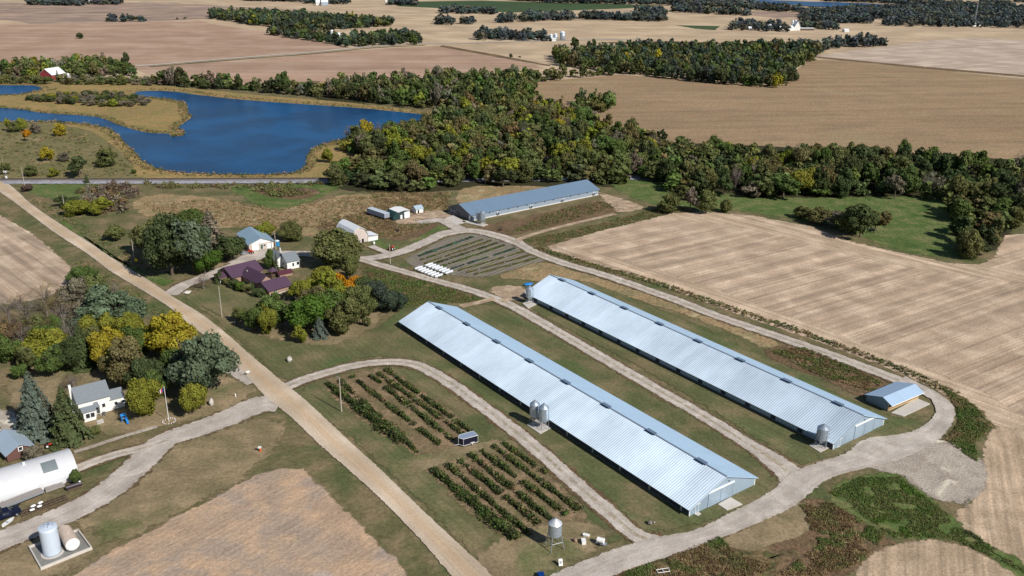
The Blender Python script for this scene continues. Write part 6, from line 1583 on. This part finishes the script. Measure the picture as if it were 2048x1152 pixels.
# flatbed and machinery beside the arched building
r, L = frame('flatbed_trailer', (5, 1024), (90, 990), 'long grey plank flatbed trailer along the white arched building', 'trailer')
b = MB()
for i in range(6): b.box(0, L, i*.4, i*.4+.36, .8, .88)
b.build('deck', paint('grey planks', (.3, .27, .25), .9, 0, .25, 3), r); MB().box(0, L, -.12, -.04, .6, .9).build('side_rail', M_galv, r); MB().box(.5, L-.5, .3, .5, .4, .78).box(.5, L-.5, 1.8, 2., .4, .78).build('chassis', RUST, r)
for x_ in (L*.3, L*.38):
    for y_ in (-.02, 2.1): MB().tube((x_, y_, .4), (x_, y_+.25, .4), .4, None, 14).build('wheel', TY, r)
r, L = frame('lumber_stack', (92, 987), (130, 974), 'stack of weathered boards at the right end of the long flatbed', 'lumber stack')
for i in range(4): MB().box(random.uniform(0, .4), L-random.uniform(0, .5), i*.5, i*.5+.42, .1, .5+random.uniform(0, .15)).build('board', paint('grey planks', (.3, .27, .25)), r)
r, L = frame('field_implement', (45, 1036), (140, 1000), 'long rusty field implement with tines and four white covers', 'farm implement')
b = MB()
for y_ in (0, .9, 1.8): b.box(0, L, y_, y_+.12, .5, .62)
for i in range(10): b.box(i*L/10, i*L/10+.12, 0, 1.9, .63, .72)
b.build('frame', RUST, r); b = MB()
for i in range(26): b.tube((i*L/26, -.15, .5), (i*L/26, -.3, .02), .04, None, 4)
b.build('tine_row', RUST, r)
for x_, y_ in ((2.1, .2), (3.6, .5), (2.7, 1.5), (4.2, 1.7)): MB().blob((x_, y_, .9), (.55, .35, .22), 10, jit=.05).build('cover', W_trim, r)
r, L = frame('spray_tank', (134, 984), (166, 974), 'dark cylindrical tank lying on the end of the rusty implement', 'tank')
MB().tube((0, .4, .8), (L, .4, .8), .5, None, 16).build('body', paint('dark steel', (.06, .05, .055), .5, .4), r); MB().blob((L-.4, .4, 1.3), (.25, .25, .15), 8, jit=0).build('lid', W_trim, r); MB().box(.2, L-.2, 0, .8, 0, .32).build('cradle', RUST, r)
# things near the hopper tank
small('tank_cart', 1199, 1088, [('tank', MB().tube((-.5, 0, .95), (.9, .1, .95), .55, None, 16), W_trim), ('frame', MB().box(-.8, 1.4, -.45, .55, .3, .4).tube((1.2, 0, .4), (2.1, -.1, .3), .06, None, 6), M_galvd), ('wheel', MB().tube((.1, -.7, .3), (.1, -.5, .3), .3, None, 14), TY), ('wheel', MB().tube((.1, .55, .3), (.1, .75, .3), .3, None, 14), TY)], 'small white tank cart at the end of the inner track', 'tank cart', -.5)
small('white_crate', 1167, 1086, [('box', MB().box(-.4, .4, -.6, .6, 0, .7), W_trim), ('lid', MB().box(-.43, .43, -.63, .63, .705, .78), W_trim)], 'tall white crate left of the small tank cart', 'crate', .1)
small('white_crate', 1173, 1072, [('box', MB().box(-.6, .6, -.4, .4, 0, .35), paint('cream crate', (.7, .66, .5), .7)), ('sheet', MB().box(-.75, .5, -.45, .3, .36, .4), W_trim)], 'low cream coloured crate behind the tall white crate', 'crate', -.4)
small('notice_board', 1121, 1131, [('board', MB().obox((0, 0, .75), (.38, 0, 0), (0, .08, .0), (0, .25, .6)), W_trim), ('post', MB().tube((0, .1, 0), (0, .15, .8), .05, None, 6), M_galvd), ('panel', MB().obox((0, -.1, .8), (.2, 0, 0), (0, .02, 0), (0, .1, .22)), paint('grey panel', (.3, .3, .3)))], 'white board on a stand beside the drive mouth at the bottom', 'board', .2)
small('pipe_frame', 1325, 1144, [('frame', MB().tube((-1.2, 0, .5), (1.2, .6, .5), .06, None, 6).tube((-1.0, -.9, .5), (1.3, -.4, .5), .06, None, 6).tube((-1.2, 0, .5), (-1, -.9, .5), .06, None, 6).tube((1.2, .6, .5), (1.3, -.4, .5), .06, None, 6).tube((-.2, .3, .5), (.3, -.7, .5), .06, None, 6), W_trim)], 'white pipe frame lying in the weeds at the bottom edge', 'pipe frame')
small('blue_tarp', 1057, 570, [('boat_cover', MB().blob((0, 0, .35), (1.7, .8, .5), 12, jit=.1), BLU), ('cradle', MB().box(-1.2, 1.2, -.6, .6, 0, .1), M_galvd)], 'bright blue covered boat on the grass behind the far bin', 'covered boat', .3)
x, y = G(555, 492); r = empty('water_tank', (x, y, 0), 0, 'round blue tank at the right wall of the blue roofed workshop', 'tank'); R_ = 4.6*mpp(555, 492); h = height_of(555, 492, 480)
MB().ring([(R_, 0), (R_, h*.85)], n=12).build('body', paint('tank blue', (.03, .22, .42), .5), r); MB().ring([(R_, h*.851), (R_*.3, h)], n=12).build('top', W_trim, r)
small('disc_harrow', 1002, 460, [('frame', MB().box(-1.5, 1.5, -.1, .1, .6, .75).box(-.1, .1, -1.6, 1.6, .6, .75), RUST), ('disc', MB().tube((-1.2, -.8, .5), (-1.1, -.8, .5), .5, None, 12), RUST), ('disc', MB().tube((-.4, -.8, .5), (-.3, -.8, .5), .5, None, 12), RUST), ('disc', MB().tube((.5, .8, .5), (.6, .8, .5), .5, None, 12), RUST), ('mast', MB().tube((0, 0, .7), (.2, 0, 1.8), .12, None, 6).tube((.8, .4, .7), (.9, .4, 1.7), .15, None, 6), RUST)], 'dark rusty farm implement on the bare ground below the blue grey barn', 'farm implement', .4)
small('oil_drum', 795, 463, [('body', MB().tube((-.8, 0, .5), (.8, 0, .5), .45, None, 12), TY)], 'black drum on the grass right of the gambrel barn', 'drum')
small('white_barrel', 748, 488, [('body', MB().ring([(.4, 0), (.45, .5), (.4, .9)], n=12), W_trim)], 'white barrel beside the lean-to of the gambrel barn', 'barrel')
small('old_tyre', 0, 866, [('tyre', MB().tube((-.2, 0, .8), (.2, 0, .8), .8, None, 18), TY), ('rim', MB().tube((-.22, 0, .8), (.22, 0, .8), .4, None, 14), W_trim)], 'large tractor wheel with white rim cut off by the left edge', 'wheel', .3)
x, y = G(-4, 692); r = empty('storage_tank', (x, y, 0), 0, 'white tank end showing at the left edge among the trees', 'tank'); MB().tube((0, 0, 2), (-4, 1, 2), 1.5, None, 20).build('body', paint('white tank paint', (.76, .78, .8)), r); MB().box(-1.3, -1, -.8, .8, 0, .8).build('saddle', M_galvd, r)

# --- far farms
WR = paint('bright roof sheet', (.75, .78, .8), .5); FW = paint('far white wall', (.7, .7, .68), .6)
def far_barn(px0, py0, px1, py1, D, h, rise, wall, roof, label, name='farm_building', cat='building', axis='x'):
    r, W = frame(name, (px0, py0), (px1, py1), label, cat); r.location.z = -.1
    gable(r, 0, W, 0, D, h, rise, axis, wall, roof, .4, .2)
    return r, W
r, W = far_barn(80, 158, 105, 159.5, 16, 4.2, 5, paint('barn red', (.28, .045, .05), .7), WR, 'red barn with white roof past the pond', 'red_barn', 'barn', 'y')
r, W = far_barn(127.5, 160, 137, 160, 6, 2.8, 2.6, paint('pale barn wall', (.5, .42, .4), .7), WR, 'small shed with steep white roof right of the red barn', 'small_shed', 'shed')
opening(r, 'window', '-y', W*.35, 1.6, 1.6, .5, GL, 0, W_trim, fw_=.3)
def silo(px, py, top, wpx, m, label, roofm=None, name='grain_bin', cat='grain bin'):
    x, y = G(px, py); h = height_of(px, py, top); R_ = wpx/2*mpp(px, py); r = empty(name, (x, y, -.1), 0, label, cat)
    MB().ring([(R_, 0), (R_, h*.86)], n=20).build('body', m, r, True); MB().ring([(R_*1.03, h*.861), (R_*.6, h*.95), (R_*.1, h)], n=20).build('roof', roofm or WR, r)
silo(1125, 80, 62, 10.5, M_galv, 'tallest shining grain bin of the farm beyond the wood')
silo(1102, 81, 67.5, 7, M_galv, 'left low grain bin of the farm beyond the wood'); silo(1111, 80.5, 66.5, 8, M_galv, 'middle low grain bin of the farm beyond the wood')
far_barn(1045, 79, 1073, 78, 18, 4, 3, FW, paint('dull roof', (.45, .47, .46)), 'long pale roofed barn among trees left of the shining grain bins')
far_barn(1104, 82.5, 1112, 82.5, 8, 3, 1, FW, WR, 'low white shed in front of the low grain bins')
far_barn(1013, 79, 1018, 79, 12, 5, 3, FW, WR, 'white building end among the trees far left of the grain bins')
silo(1584, 60, 39.5, 4.6, paint('silo concrete', (.45, .45, .46), .7), 'left one of the twin tower silos at the far white farm', name='tower_silo', cat='silo'); silo(1590, 60, 39, 4.6, paint('silo concrete', (.45, .45, .46)), 'right one of the twin tower silos at the far white farm', name='tower_silo', cat='silo')
far_barn(1589, 61, 1600, 61, 14, 6, 8, FW, WR, 'big white roofed barn beside the twin tower silos', 'white_barn', 'barn', 'y')
far_barn(1562, 62, 1589, 61, 12, 4, 3, FW, WR, 'long low white barn left of the twin tower silos'); far_barn(1601, 60.5, 1628, 60.5, 10, 2.5, 1.2, RUST, paint('dull roof', (.45, .47, .46)), 'low open cattle shed right of the twin tower silos')
far_barn(1536, 61, 1545, 61, 10, 6, 3, FW, WR, 'white house among trees left of the twin tower silos'); far_barn(1498, 60, 1503, 60, 8, 3, 2, FW, WR, 'small white shed at the left end of the far white farm')
far_barn(1689, 64, 1698, 64, 8, 3, 1.5, FW, WR, 'solitary white shed in the field right of the far white farm')
silo(665, 82, 59, 6, paint('silo concrete', (.45, .45, .46)), 'pale tower silo behind the far evergreen windbreak', name='tower_silo', cat='silo'); far_barn(668, 82, 680, 82, 12, 6, 4, FW, WR, 'white building beside the pale tower silo')
far_barn(1944, 53, 1952, 53, 10, 5, 3, FW, WR, 'left white house at the far wood on the right'); far_barn(1958, 52, 1966, 52, 9, 4, 3, FW, WR, 'right white house at the far wood on the right')
far_barn(118, 6.5, 130, 6.5, 16, 6, 4, FW, WR, 'left white farm building at the top left'); far_barn(160, 7, 180, 7, 22, 6, 4, FW, WR, 'right white farm building at the top left')
far_barn(632, 10.5, 640, 10.5, 20, 6, 5, FW, WR, 'left part of the bluish farm at the top'); far_barn(643, 11, 656, 11, 22, 7, 5, paint('blue grey wall', (.35, .42, .5)), WR, 'right part of the bluish farm at the top')
silo(772, 9, -3, 3.4, FW, 'white tower silo near the dark green field', name='tower_silo', cat='silo'); far_barn(776, 9.5, 788, 9.5, 14, 5, 3, FW, WR, 'white farm building near the dark green field')
